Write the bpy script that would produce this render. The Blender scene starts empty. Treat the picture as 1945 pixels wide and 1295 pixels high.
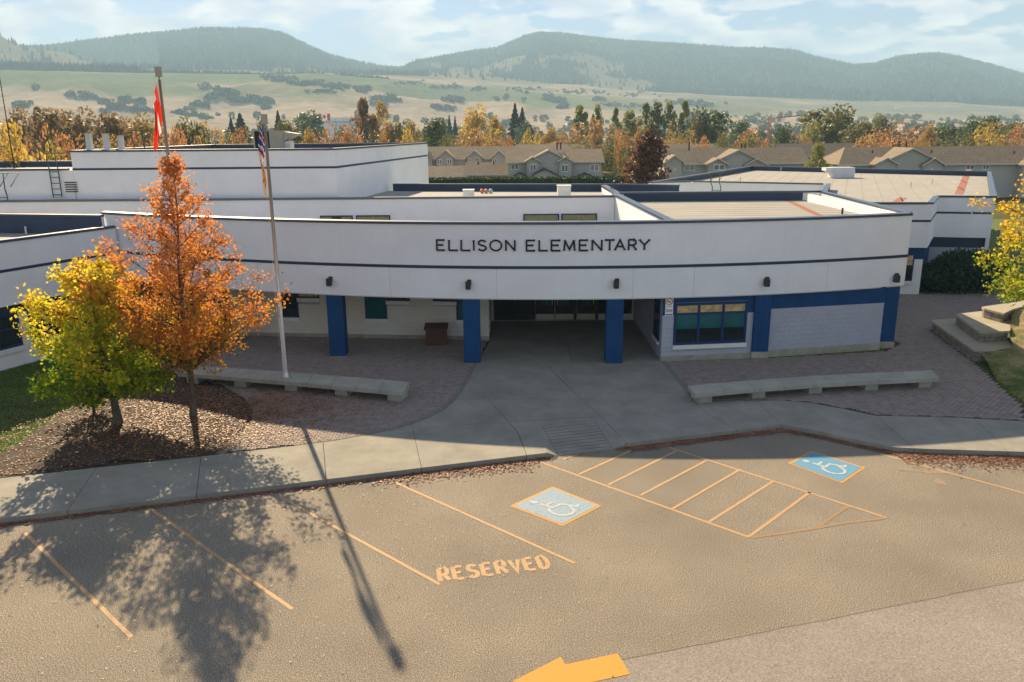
import bpy, math, random
import numpy as np
from mathutils import Vector, Matrix
random.seed(7); rng=np.random.RandomState(7)
C=bpy.context.scene.collection
sc=bpy.context.scene
# ---------------------------------------------------------------- camera
FPX,CH=1512.8,9.5
PT=math.atan(.2641); cp,sp=math.cos(PT),math.sin(PT); TH=0.008
cd=bpy.data.cameras.new('camera'); cam=bpy.data.objects.new('camera',cd); C.objects.link(cam)
cd.sensor_width=36; cd.lens=28; cd.clip_start=.1; cd.clip_end=30000
R_,U_,F_=Vector((1,0,0)),Vector((0,sp,cp)),Vector((0,cp,-sp))
rr=math.cos(TH)*R_-math.sin(TH)*U_; uu=math.sin(TH)*R_+math.cos(TH)*U_
m=Matrix((rr,uu,-F_)).transposed().to_4x4(); m.translation=Vector((0,0,CH)); cam.matrix_world=m
sc.camera=cam
# ---------------------------------------------------------------- sky, sun, exposure
SUNV=Vector((-6.34,15.88,9.94)).normalized()
SUN_EL=math.asin(SUNV.z); SUN_AZ=math.atan2(SUNV.x,SUNV.y)
w=bpy.data.worlds.new('World'); sc.world=w; w.use_nodes=True
nt=w.node_tree; nt.nodes.clear(); N=nt.nodes.new; L=nt.links.new
out=N('ShaderNodeOutputWorld'); bg=N('ShaderNodeBackground'); bg.inputs[1].default_value=0.05
sky=N('ShaderNodeTexSky'); sky.sky_type='NISHITA'; sky.sun_disc=False
sky.sun_elevation=SUN_EL; sky.sun_rotation=SUN_AZ; sky.altitude=400; sky.dust_density=0.3; sky.air_density=1.0; sky.ozone_density=1.6
tc=N('ShaderNodeTexCoord'); sep=N('ShaderNodeSeparateXYZ'); L(tc.outputs['Generated'],sep.inputs[0])
def mth(op,a,b=None,c=None):
    n=N('ShaderNodeMath'); n.operation=op
    for i,q in enumerate((a,b,c)):
        if q is None: continue
        if isinstance(q,(int,float)): n.inputs[i].default_value=q
        else: L(q,n.inputs[i])
    return n.outputs[0]
zz=mth('ADD',mth('MAXIMUM',sep.outputs[2],0.0),0.22)
cx=mth('DIVIDE',sep.outputs[0],zz); cy=mth('DIVIDE',sep.outputs[1],zz)
cmb=N('ShaderNodeCombineXYZ'); L(cx,cmb.inputs[0]); L(cy,cmb.inputs[1])
n1=N('ShaderNodeTexNoise'); n1.inputs['Scale'].default_value=4.2; n1.inputs['Detail'].default_value=9; n1.inputs['Roughness'].default_value=.50; n1.inputs['Distortion'].default_value=.05
L(cmb.outputs[0],n1.inputs['Vector'])
r1=N('ShaderNodeValToRGB'); r1.color_ramp.elements[0].position=.42; r1.color_ramp.elements[1].position=.50
L(mth('SUBTRACT',n1.outputs[0],mth('MULTIPLY',mth('MAXIMUM',sep.outputs[2],0.0),.16)),r1.inputs[0])
n2=N('ShaderNodeTexNoise'); n2.inputs['Scale'].default_value=4.5; n2.inputs['Detail'].default_value=6; L(cmb.outputs[0],n2.inputs['Vector'])
r2=N('ShaderNodeValToRGB'); r2.color_ramp.elements[0].position=.36; r2.color_ramp.elements[1].position=.62
r2.color_ramp.elements[0].color=(6.6,6.6,8.2,1); r2.color_ramp.elements[1].color=(12.2,11.1,10.3,1)
L(n2.outputs[0],r2.inputs[0])
mx=N('ShaderNodeMix'); mx.data_type='RGBA'; L(mth('MULTIPLY',r1.outputs[0],.85),mx.inputs[0]); tint=N('ShaderNodeMix'); tint.data_type='RGBA'; tint.blend_type='MULTIPLY'; tint.inputs[0].default_value=1; tint.inputs[7].default_value=(.70,.70,.86,1); L(sky.outputs[0],tint.inputs[6]); L(tint.outputs[2],mx.inputs[6]); L(r2.outputs[0],mx.inputs[7])
L(mx.outputs[2],bg.inputs[0]); L(bg.outputs[0],out.inputs[0])
sd=bpy.data.lights.new('sun','SUN'); sd.energy=5.0; sd.angle=math.radians(.53); sd.color=(1.0,.77,.49)
so=bpy.data.objects.new('sun',sd); C.objects.link(so); so.location=(0,0,60); so.rotation_euler=SUNV.to_track_quat('Z','Y').to_euler()
sc.view_settings.view_transform='Standard'; sc.view_settings.look='None'; sc.view_settings.gamma=1
sc.view_settings.use_curve_mapping=False; sc.view_settings.exposure=1.45
HAZE_DENSITY=2.35e-4
try:
    sc.cycles.volume_bounces=1; sc.cycles.max_bounces=8; sc.cycles.transparent_max_bounces=8
except Exception: pass
# ---------------------------------------------------------------- measuring: a photo pixel to a point of the place
def D(u,v):
    a0=(u-972.5)/FPX; b0=(647.5-v)/FPX
    a=a0*math.cos(TH)+b0*math.sin(TH); b=-a0*math.sin(TH)+b0*math.cos(TH)
    return a,cp+b*sp,-sp+b*cp
def G(u,v,z=0.0):
    a,y,q=D(u,v); t=(z-CH)/q; return (a*t,y*t)
def Yp(u,v,Y):
    a,y,q=D(u,v); t=Y/y; return (a*t,Y,CH+q*t)
# ---------------------------------------------------------------- objects
WL={}
def tag(o,label=None,cat=None,group=None,kind=None):
    if label: o['label']=label
    if cat: o['category']=cat
    if group: o['group']=group
    if kind: o['kind']=kind
    return o
def empty(name,loc,label,cat,group=None):
    o=bpy.data.objects.new(name,None); C.objects.link(o); o.location=loc; WL[o.name]=Vector(loc)
    o.empty_display_size=.3
    return tag(o,label,cat,group)
def wloc(p): return WL.get(p.name,Vector((0,0,0))) if p else Vector((0,0,0))
def link(name,me,parent=None,loc=None):
    o=bpy.data.objects.new(name,me); C.objects.link(o)
    if parent: o.parent=parent
    if loc is not None: o.location=loc
    WL[o.name]=wloc(parent)+(Vector(loc) if loc is not None else Vector((0,0,0)))
    return o
class MB:
    def __init__(s): s.v=[]; s.f=[]; s.m=[]
    def add(s,vs,fs,m=0):
        b=len(s.v); s.v.extend(vs); s.f.extend([tuple(i+b for i in f) for f in fs]); s.m.extend([m]*len(fs))
    def box(s,x0,x1,y0,y1,z0,z1,m=0):
        s.add([(x0,y0,z0),(x1,y0,z0),(x1,y1,z0),(x0,y1,z0),(x0,y0,z1),(x1,y0,z1),(x1,y1,z1),(x0,y1,z1)],
              [(0,3,2,1),(4,5,6,7),(0,1,5,4),(1,2,6,5),(2,3,7,6),(3,0,4,7)],m)
    def bar(s,p,q,wd,z0,z1,off=0,m=0):
        """upright box from p to q in plan, wd thick to the left of p->q, shifted by off"""
        p=Vector(p[:2]); q=Vector(q[:2]); d=(q-p).normalized(); n=Vector((-d.y,d.x))
        a=p+n*off; b=q+n*off; c=b+n*wd; e=a+n*wd
        s.add([(t.x,t.y,z0) for t in (a,b,c,e)]+[(t.x,t.y,z1) for t in (a,b,c,e)],
              [(0,3,2,1),(4,5,6,7),(0,1,5,4),(1,2,6,5),(2,3,7,6),(3,0,4,7)],m)
    def prism(s,poly,z0,z1,m=0,bottom=True):
        n=len(poly); zt=z1 if isinstance(z1,(list,tuple)) else [z1]*n; zb=z0 if isinstance(z0,(list,tuple)) else [z0]*n
        fs=[tuple(range(n,2*n))]+[(i,(i+1)%n,(i+1)%n+n,i+n) for i in range(n)]
        if bottom: fs.append(tuple(reversed(range(n))))
        s.add([(p[0],p[1],zb[i]) for i,p in enumerate(poly)]+[(p[0],p[1],zt[i]) for i,p in enumerate(poly)],fs,m)
    def sheet(s,poly,z,m=0): s.add([(p[0],p[1],z) for p in poly],[tuple(range(len(poly)))],m)
    def tube(s,pts,r,n=8,m=0,cap=True):
        pts=[Vector(p) for p in pts]; k=len(pts); rs=r if isinstance(r,(list,tuple)) else [r]*k
        b=len(s.v); up=Vector((0,0,1))
        for i,p in enumerate(pts):
            d=(pts[min(i+1,k-1)]-pts[max(i-1,0)])
            d=d.normalized() if d.length>1e-9 else up
            a=d.cross(up)
            if a.length<.05: a=d.cross(Vector((0,1,0)))
            a.normalize(); c=d.cross(a)
            for j in range(n):
                t=2*math.pi*j/n; q=p+(a*math.cos(t)+c*math.sin(t))*rs[i]; s.v.append(tuple(q))
        for i in range(k-1):
            for j in range(n):
                s.f.append((b+i*n+j,b+i*n+(j+1)%n,b+(i+1)*n+(j+1)%n,b+(i+1)*n+j)); s.m.append(m)
        if cap:
            s.f.append(tuple(b+j for j in range(n))); s.m.append(m)
            s.f.append(tuple(b+(k-1)*n+j for j in reversed(range(n)))); s.m.append(m)
    def mesh(s,name,mats,off=(0,0,0),smooth=False):
        me=bpy.data.meshes.new(name); ox,oy,oz=off
        me.from_pydata([(v[0]-ox,v[1]-oy,v[2]-oz) for v in s.v],[],s.f)
        for q in (mats if isinstance(mats,(list,tuple)) else [mats]): me.materials.append(q)
        if any(s.m): me.polygons.foreach_set('material_index',s.m)
        if smooth: me.polygons.foreach_set('use_smooth',[True]*len(s.f))
        me.update(); return me
    def build(s,name,mats,parent=None,smooth=False,**kw):
        o=link(name,s.mesh(name,mats,wloc(parent),smooth),parent); return tag(o,**kw)
    def thing(s,name,mats,label,cat,loc=None,group=None,smooth=False):
        if loc is None:
            a=np.array(s.v); loc=(float(a[:,0].mean()),float(a[:,1].mean()),float(a[:,2].min()))
        o=link(name,s.mesh(name,mats,loc,smooth),None,loc); return tag(o,label,cat,group)
def prt(name,mats,parent,fn,smooth=False,**kw):
    b=MB(); fn(b); return b.build(name,mats,parent,smooth,**kw)
# ---------------------------------------------------------------- materials
M={}
def mat(name,col,rough=.85,var=.12,vs=1.5,fine=.1,fs=60.,bump=.0,bs=80.,metal=0.,spec=.3,col2=None,fac=None,trans=0.,island=0.,streak=0.):
    """procedural: base colour, broad blotches (var, vs), fine grain (fine, fs), bump"""
    ma=bpy.data.materials.new(name); ma.use_nodes=True; t=ma.node_tree; t.nodes.clear()
    n=t.nodes.new; l=t.links.new
    o=n('ShaderNodeOutputMaterial'); b=n('ShaderNodeBsdfPrincipled'); geo=n('ShaderNodeNewGeometry')
    b.inputs['Roughness'].default_value=rough; b.inputs['Metallic'].default_value=metal; b.inputs['Specular IOR Level'].default_value=spec
    c=n('ShaderNodeRGB'); c.outputs[0].default_value=(*col,1); cur=c.outputs[0]
    def noise(sc_,det=4):
        q=n('ShaderNodeTexNoise'); q.inputs['Scale'].default_value=sc_; q.inputs['Detail'].default_value=det; q.inputs['Roughness'].default_value=.6; l(geo.outputs['Position'],q.inputs['Vector']); return q.outputs[0]
    if col2:
        cr=n('ShaderNodeMapRange'); cr.inputs[1].default_value=.42; cr.inputs[2].default_value=.58
        l(noise(fac or vs,5),cr.inputs[0]); mm=n('ShaderNodeMix'); mm.data_type='RGBA'; l(cr.outputs[0],mm.inputs[0]); l(cur,mm.inputs[6]); mm.inputs[7].default_value=(*col2,1); cur=mm.outputs[2]
    def scale(val,amt):
        nonlocal cur
        mr=n('ShaderNodeMapRange'); mr.inputs[1].default_value=.25; mr.inputs[2].default_value=.75; mr.inputs[3].default_value=1-amt; mr.inputs[4].default_value=1+amt; l(val,mr.inputs[0])
        vm=n('ShaderNodeVectorMath'); vm.operation='SCALE'; l(cur,vm.inputs[0]); l(mr.outputs[0],vm.inputs['Scale']); cur=vm.outputs[0]
    if var: scale(noise(vs),var)
    if fine: scale(noise(fs,2),fine)
    if streak:
        mp=n('ShaderNodeMapping'); mp.inputs['Scale'].default_value=(1,1,.07); l(geo.outputs['Position'],mp.inputs['Vector'])
        q=n('ShaderNodeTexNoise'); q.inputs['Scale'].default_value=5.5; q.inputs['Detail'].default_value=5; q.inputs['Roughness'].default_value=.7; l(mp.outputs[0],q.inputs['Vector']); scale(q.outputs[0],streak)
    if island: scale(geo.outputs['Random Per Island'],island)
    l(cur,b.inputs['Base Color'])
    if bump:
        bp=n('ShaderNodeBump'); bp.inputs['Strength'].default_value=bump; bp.inputs['Distance'].default_value=.01; l(noise(bs,3),bp.inputs['Height']); l(bp.outputs[0],b.inputs['Normal'])
    if trans:
        tr=n('ShaderNodeBsdfTranslucent'); ms=n('ShaderNodeMixShader'); ms.inputs[0].default_value=trans; l(cur,tr.inputs[0]); l(b.outputs[0],ms.inputs[1]); l(tr.outputs[0],ms.inputs[2]); l(ms.outputs[0],o.inputs[0])
    else: l(b.outputs[0],o.inputs[0])
    M[name]=ma; return ma
def leafmat(name,cols,trans=.5,nscale=.5,zcol=None):
    """leaf colour picked per leaf from a ramp, shifted by a soft noise through the crown; zcol=(z0,z1): ramp also runs with height on the tree"""
    ma=bpy.data.materials.new(name); ma.use_nodes=True; t=ma.node_tree; t.nodes.clear(); n=t.nodes.new; l=t.links.new
    o=n('ShaderNodeOutputMaterial'); b=n('ShaderNodeBsdfPrincipled'); geo=n('ShaderNodeNewGeometry'); b.inputs['Roughness'].default_value=.55; b.inputs['Specular IOR Level'].default_value=.35
    q=n('ShaderNodeTexNoise'); q.inputs['Scale'].default_value=nscale; q.inputs['Detail'].default_value=3; l(geo.outputs['Position'],q.inputs['Vector'])
    def mt(op,a,bb):
        z=n('ShaderNodeMath'); z.operation=op
        for i,k in enumerate((a,bb)):
            if isinstance(k,(int,float)): z.inputs[i].default_value=k
            else: l(k,z.inputs[i])
        return z.outputs[0]
    f=mt('ADD',mt('MULTIPLY',geo.outputs['Random Per Island'],.45),mt('MULTIPLY',mt('SUBTRACT',q.outputs[0],.22),.95))
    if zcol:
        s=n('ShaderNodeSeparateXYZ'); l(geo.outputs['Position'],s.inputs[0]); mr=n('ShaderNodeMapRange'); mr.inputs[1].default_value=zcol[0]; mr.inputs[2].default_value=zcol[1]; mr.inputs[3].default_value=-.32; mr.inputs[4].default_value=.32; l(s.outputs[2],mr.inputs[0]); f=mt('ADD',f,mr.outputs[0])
    r=n('ShaderNodeValToRGB'); e=r.color_ramp.elements
    e[0].color=(*cols[0],1); e[0].position=.12; e[1].color=(*cols[-1],1); e[1].position=.88
    for i in range(1,len(cols)-1):
        x=e.new(.12+.76*i/(len(cols)-1)); x.color=(*cols[i],1)
    l(f,r.inputs[0]); l(r.outputs[0],b.inputs['Base Color'])
    tr=n('ShaderNodeBsdfTranslucent'); ms=n('ShaderNodeMixShader'); ms.inputs[0].default_value=trans; l(r.outputs[0],tr.inputs[0]); l(b.outputs[0],ms.inputs[1]); l(tr.outputs[0],ms.inputs[2]); l(ms.outputs[0],o.inputs[0])
    M[name]=ma; return ma
mat('stucco',(.78,.79,.83),.9,.06,.5,.06,45,.35,70,streak=.018)
mat('soffit',(.5,.49,.47),.9,.05)
mat('navy',(.015,.035,.08),.5,.12,.9,.05,30,.05,40,spec=.4)
mat('navy_metal',(.018,.04,.085),.33,.1,.8,.05,20,.04,30,metal=.0,spec=.8)
mat('lining',(.035,.055,.10),.6,.2,.8,.08,20)
mat('blue',(.003,.052,.165),.75,.2,.9,.12,40,.35,60,streak=.15)
mat('block',(.66,.63,.56),.92,.07,1.2,.07,60,.4,90)
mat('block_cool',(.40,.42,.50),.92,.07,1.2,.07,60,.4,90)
mat('mortar',(.36,.36,.36),.95)
mat('plinth',(.34,.32,.25),.92,.25,2.2,.1,40,.3,60)
mat('sill',(.72,.70,.68),.8,.06)
mat('concrete',(.27,.26,.22),.9,.2,.7,.18,70,.4,90,col2=(.245,.24,.21),fac=2.5)
mat('concrete_bench',(.34,.335,.29),.9,.18,1.3,.15,60,.4,80)
mat('joint',(.10,.095,.085),.95)
mat('paver',(.27,.215,.195),.9,.28,4.5,.15,60,.4,70,col2=(.27,.235,.21),fac=6)
mat('paver_sand',(.045,.04,.035),.95)
mat('mulch',(.060,.044,.032),.95,.35,6,.4,50,.9,60)
mat('soil_dry',(.30,.235,.135),.95,.3,1.3,.3,30,.8,25,col2=(.10,.13,.04),fac=.8)
mat('grass_base',(.085,.12,.03),.95,.3,1.5,.3,20,.8,40)
mat('grass_blade',(.13,.20,.035),.7,.3,1.2,.1,10,island=.35,trans=.3)
mat('stone',(.20,.175,.15),.95,.3,3,.25,30,.8,40,col2=(.27,.245,.2),fac=5)
mat('cap_stone',(.36,.33,.27),.9,.12,1.2,.1,60,.3,60)
mat('bark',(.10,.08,.062),.95,.25,6,.3,25,.9,30)
mat('bark_dark',(.055,.042,.035),.95,.25,6,.3,25,.9,30)
mat('aluminium',(.55,.54,.52),.38,.1,3,.08,40,metal=.75,spec=.5)
mat('white_metal',(.66,.67,.68),.5,.08,2,.04,20)
mat('dark_metal',(.03,.033,.036),.5,.1)
mat('green_metal',(.03,.085,.07),.5,.1)
mat('black_grille',(.018,.017,.015),.8,.2,3)
mat('unit_beige',(.40,.37,.30),.7,.1)
mat('bin_brown',(.10,.045,.035),.75,.15,5,.15,60,.5,50)
mat('frame_blue',(.008,.035,.12),.45,.05)
mat('glass_teal',(.01,.095,.105),.12,.35,1.2,0,spec=.7)
mat('glass_dark',(.008,.016,.02),.08,.2,1,0,spec=.8)
mat('glass_house',(.16,.18,.19),.12,.6,.9,0,spec=.8)
mat('pane_gold',(.42,.33,.18),.6,.3,5,.1,30,col2=(.55,.38,.16),fac=5)  # blotched golden tan for the upper window panes
mat('blind_olive',(.26,.25,.12),.6,.15,4)
mat('door_dark',(.006,.012,.018),.4,.1)
mat('kickplate',(.50,.47,.40),.45,.1,4,metal=.4)
mat('roof_beige',(.315,.31,.285),.9,.10,.5,.07,40,.1,50)
mat('roof_red',(.30,.125,.085),.9,.15,2)
mat('letter_black',(.012,.014,.018),.45,.05)
mat('white_paint',(.78,.78,.78),.7,.08,4)
mat('sign_red',(.5,.05,.03),.6,.05)
mat('sign_blue',(.05,.09,.28),.6,.05)
mat('sign_grey',(.4,.42,.42),.6,.2,30)
mat('flag_red',(.52,.03,.015),.8,.1,3,trans=.5)
mat('flag_white',(.75,.72,.70),.8,.06,3,trans=.4)
mat('flag_blue',(.03,.07,.32),.8,.1,3,trans=.3)
mat('flag_gold',(.75,.42,.03),.8,.3,6,trans=.4)
mat('ball_orange',(.8,.25,.03),.5); mat('ball_pink',(.6,.3,.35),.5); mat('ball_mint',(.35,.62,.58),.5)
mat('siding',(.40,.395,.37),.9,.06,1); mat('siding_gold',(.52,.40,.24),.9,.08,1)
mat('trim_light',(.55,.52,.46),.8,.05)
mat('shingle',(.215,.17,.12),.95,.12,.6,.3,3.5,.6,4); mat('shingle_tan',(.24,.195,.145),.95,.12,.6,.25,3.5,.6,4); mat('shingle_shaded',(.035,.045,.06),.9,.2,1)  # the darkest shingle carries the porch roofs' shade in its colour
mat('crane_red',(.5,.06,.04),.6); mat('far_white',(.8,.8,.8),.7); mat('far_grey',(.4,.42,.45),.7)
# asphalt: coarse weathered aggregate
def asphalt(name,base,light,dark,fs,contrast):
    ma=bpy.data.materials.new(name); ma.use_nodes=True; t=ma.node_tree; n=t.nodes.new; l=t.links.new; b=t.nodes['Principled BSDF']
    b.inputs['Roughness'].default_value=.92; b.inputs['Specular IOR Level'].default_value=.25
    geo=n('ShaderNodeNewGeometry')
    a=n('ShaderNodeTexNoise'); a.inputs['Scale'].default_value=fs; a.inputs['Detail'].default_value=4; a.inputs['Roughness'].default_value=.75; l(geo.outputs[0],a.inputs['Vector'])
    r=n('ShaderNodeValToRGB'); e=r.color_ramp.elements; e[0].position=.5-contrast; e[0].color=(*dark,1); e[1].position=.5+contrast; e[1].color=(*light,1); x=e.new(.5); x.color=(*base,1)
    l(a.outputs[0],r.inputs[0])
    vo=n('ShaderNodeTexVoronoi'); vo.inputs['Scale'].default_value=22; l(geo.outputs[0],vo.inputs['Vector'])
    mr=n('ShaderNodeMapRange'); mr.inputs[1].default_value=.26; mr.inputs[2].default_value=.12; l(vo.outputs['Distance'],mr.inputs[0])
    sl=n('ShaderNodeSeparateColor'); l(vo.outputs['Color'],sl.inputs[0]); mul=n('ShaderNodeMath'); mul.operation='GREATER_THAN'; l(sl.outputs[0],mul.inputs[0]); mul.inputs[1].default_value=.60
    m2=n('ShaderNodeMath'); m2.operation='MULTIPLY'; l(mr.outputs[0],m2.inputs[0]); l(mul.outputs[0],m2.inputs[1])
    mi=n('ShaderNodeMix'); mi.data_type='RGBA'; l(m2.outputs[0],mi.inputs[0]); l(r.outputs[0],mi.inputs[6]); mi.inputs[7].default_value=(.34,.305,.25,1)
    bl=n('ShaderNodeTexNoise'); bl.inputs['Scale'].default_value=.35; bl.inputs['Detail'].default_value=5; l(geo.outputs[0],bl.inputs['Vector'])
    m3=n('ShaderNodeMapRange'); m3.inputs[1].default_value=.3; m3.inputs[2].default_value=.7; m3.inputs[3].default_value=.85; m3.inputs[4].default_value=1.15; l(bl.outputs[0],m3.inputs[0])
    vm=n('ShaderNodeVectorMath'); vm.operation='SCALE'; l(mi.outputs[2],vm.inputs[0]); l(m3.outputs[0],vm.inputs['Scale']); l(vm.outputs[0],b.inputs['Base Color'])
    bp=n('ShaderNodeBump'); bp.inputs['Strength'].default_value=.16; bp.inputs['Distance'].default_value=.008; l(a.outputs[0],bp.inputs['Height']); l(bp.outputs[0],b.inputs['Normal'])
    M[name]=ma
asphalt('asphalt_old',(.185,.163,.130),(.50,.44,.345),(.04,.038,.032),42,.14)
asphalt('asphalt_new',(.235,.213,.185),(.36,.325,.285),(.13,.118,.10),30,.20)
def paint(name,col,wear,alt):
    ma=bpy.data.materials.new(name); ma.use_nodes=True; t=ma.node_tree; n=t.nodes.new; l=t.links.new; b=t.nodes['Principled BSDF']; b.inputs['Roughness'].default_value=.8
    geo=n('ShaderNodeNewGeometry'); a=n('ShaderNodeTexNoise'); a.inputs['Scale'].default_value=22; a.inputs['Detail'].default_value=6; a.inputs['Roughness'].default_value=.8; l(geo.outputs[0],a.inputs['Vector'])
    mr=n('ShaderNodeMapRange'); mr.inputs[1].default_value=wear; mr.inputs[2].default_value=wear+.1; l(a.outputs[0],mr.inputs[0])
    mi=n('ShaderNodeMix'); mi.data_type='RGBA'; l(mr.outputs[0],mi.inputs[0]); mi.inputs[6].default_value=(*col,1); mi.inputs[7].default_value=(*alt,1); l(mi.outputs[2],b.inputs['Base Color']); M[name]=ma
paint('paint_yellow',(.45,.285,.14),.52,(.20,.16,.11)); paint('paint_gold',(.56,.26,.03),.62,(.38,.21,.06))
paint('paint_faded',(.30,.19,.09),.50,(.15,.13,.10)); paint('paint_blue',(.20,.31,.40),.50,(.34,.38,.40)); paint('paint_blue_fresh',(.09,.27,.43),.60,(.16,.28,.36)); paint('paint_pale',(.42,.45,.45),.52,(.15,.25,.3))
paint('paint_smudge',(.34,.235,.15),.44,(.20,.165,.125))
# leaves
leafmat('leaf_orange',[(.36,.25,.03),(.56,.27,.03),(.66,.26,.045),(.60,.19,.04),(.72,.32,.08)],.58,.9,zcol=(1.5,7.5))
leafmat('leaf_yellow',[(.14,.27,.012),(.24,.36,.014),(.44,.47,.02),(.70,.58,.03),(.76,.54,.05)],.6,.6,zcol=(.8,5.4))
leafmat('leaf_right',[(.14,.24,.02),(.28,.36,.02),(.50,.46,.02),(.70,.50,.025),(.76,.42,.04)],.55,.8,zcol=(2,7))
leafmat('leaf_shrub',[(.16,.10,.02),(.22,.20,.02),(.40,.28,.02),(.10,.06,.03)],.4,1.5)
leafmat('leaf_dark',[(.010,.035,.02),(.02,.06,.03),(.03,.075,.03)],.15,1.)
leafmat('leaf_purple',[(.035,.018,.016),(.08,.03,.02),(.12,.05,.025),(.17,.08,.04)],.25,.8)
leafmat('leaf_hedge',[(.02,.05,.015),(.035,.08,.02),(.06,.10,.02)],.2,1.)
LB={'brown':[(0.130,0.093,0.045),(0.234,0.156,0.077),(0.305,0.210,0.095),(0.177,0.146,0.062)],'orange':[(0.156,0.156,0.050),(0.392,0.214,0.073),(0.528,0.245,0.088),(0.555,0.325,0.105)],
'yellow':[(0.145,0.176,0.040),(0.420,0.315,0.064),(0.605,0.437,0.081),(0.634,0.372,0.079)],'gold':[(0.120,0.131,0.036),(0.305,0.242,0.064),(0.488,0.320,0.084),(0.461,0.251,0.073)],
'green':[(0.032,0.064,0.022),(0.063,0.105,0.032),(0.099,0.141,0.041),(0.134,0.165,0.050)],'olive':[(0.073,0.089,0.029),(0.144,0.149,0.049),(0.213,0.193,0.062),(0.260,0.218,0.071)],
'lime':[(0.098,0.140,0.036),(0.194,0.235,0.057),(0.287,0.297,0.077),(0.332,0.311,0.080)],'conifer':[(0.017,0.041,0.025),(0.030,0.059,0.036),(0.045,0.077,0.040)],
'pink':[(.20,.15,.07),(.34,.21,.09),(.44,.25,.10),(.40,.27,.10)],'burgundy':[(0.071,0.039,0.039),(0.140,0.067,0.067),(0.188,0.104,0.083)]}
for k,c in LB.items(): leafmat('bg_'+k,c,.40,.12 if k!='conifer' else .3)
# ================================================================ TERRAIN
def itp(tab,x):
    xs=[a for a,b in tab]; ys=[b for a,b in tab]; return float(np.interp(x,xs,ys))
RIDGE=[(-2200,120),(-1200,70),(-400,110),(0,95),(115,93),(200,81),(300,69),(430,60),(520,61),(560,71),(610,95),(640,109),(700,125),(735,132),(770,133),(800,121),(870,107),(950,94),(1000,72),(1030,64),(1080,68),(1150,80),(1250,86),(1400,95),(1450,96),(1500,99),(1540,112),(1610,128),(1650,126),(1700,111),(1760,106),(1800,111),(1860,126),(1945,150),(2100,165),(2600,120),(3400,100)]
LEFTH=[(-2200,60),(-600,-20),(-200,10),(0,48),(30,63),(60,82),(115,95),(190,120),(240,128),(320,130)]
HBASE=[(-2200,130),(0,128),(200,129),(400,131),(520,136),(700,138),(900,148),(1100,160),(1200,170),(1300,176),(1500,184),(1600,189),(1750,191),(1945,201),(3400,205)]
BENCH=[(-2200,135),(0,134),(300,138),(500,140),(600,138),(700,146),(900,163),(1100,180),(1300,190),(1500,205),(1700,214),(1945,222),(3400,225)]
def elev(u,v):
    a,y,q=D(u,v); return q/math.hypot(a,y)
def az_u(th):
    t=max(-1.1,min(1.1,th)); return 972.5+FPX*math.tan(t)/ (cp+.0)* (cp*cp+.264*sp*cp)
from mathutils import noise as mn
def ss(t): t=max(0,min(1,t)); return t*t*(3-2*t)
_c={}
def prof(th):
    k=round(th,4)
    if k in _c: return _c[k]
    u=az_u(th); u=max(-2200,min(3400,u))
    e=lambda v,r: CH+r*elev(u,v)
    vb=itp(BENCH,u); vh=itp(HBASE,u); vr=itp(RIDGE,u)
    pts=[(0,-.14),(68,-.14),(100,-1.75),(300,-2.6),(900,-5.5),(1250,e(243,1250)),(2250,e(vb,2250)),(2700,e(vh+1.5,2700))]
    if u<320:
        pts+=[(3300,e(itp(LEFTH,u),3300)),(3600,e(itp(LEFTH,u)+8,3600))]
    pts+=[(4400,e(vr,4400)),(5000,e(vr+10,5000)*.93),(6400,60)]
    _c[k]=pts; return pts
def TZ(x,y):
    r=math.hypot(x,y); th=math.atan2(x,y); P=prof(th)
    for i in range(len(P)-1):
        if r<=P[i+1][0]:
            r0,z0=P[i]; r1,z1=P[i+1]; t=(r-r0)/(r1-r0)
            if i>=6 or i<4: t=ss(t)*.6+t*.4
            z=z0+(z1-z0)*t; break
    else: z=P[-1][1]
    if r>950:
        k=ss((r-950)/700); kk=k*(1-ss((r-2000)/250)*(1-ss((r-2700)/300))*.85)
        kk*= 1-ss((r-4000)/300)*(1-ss((r-4700)/300))*.8
        z+=kk*(mn.noise(Vector((x/330,y/330,3.1)))*26+abs(mn.noise(Vector((x/170,y/420,7.7))))*-30+mn.noise(Vector((x/60,y/60,1.1)))*3)
    return z
def ray_t(u,v,r0=300,r1=5200):
    a,y,q=D(u,v); h=math.hypot(a,y); r=r0
    while r<r1:
        x_,y_=a/h*r,y/h*r; z=CH+r*q/h
        if z<TZ(x_,y_): return x_,y_,TZ(x_,y_),r
        r+=12
    return None
ths=[math.radians(t) for t in list(np.arange(-180,-45,5))+list(np.arange(-45,45.01,.3))+list(np.arange(50,180,5))]
rs=[0,30,60,68,80,90,100,130,180,250,350,450,600,750,900]+list(range(960,2300,45))+list(range(2300,4500,55))+list(range(4500,6401,190))
vs=[];cols=[]
GREEN=[];
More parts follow.
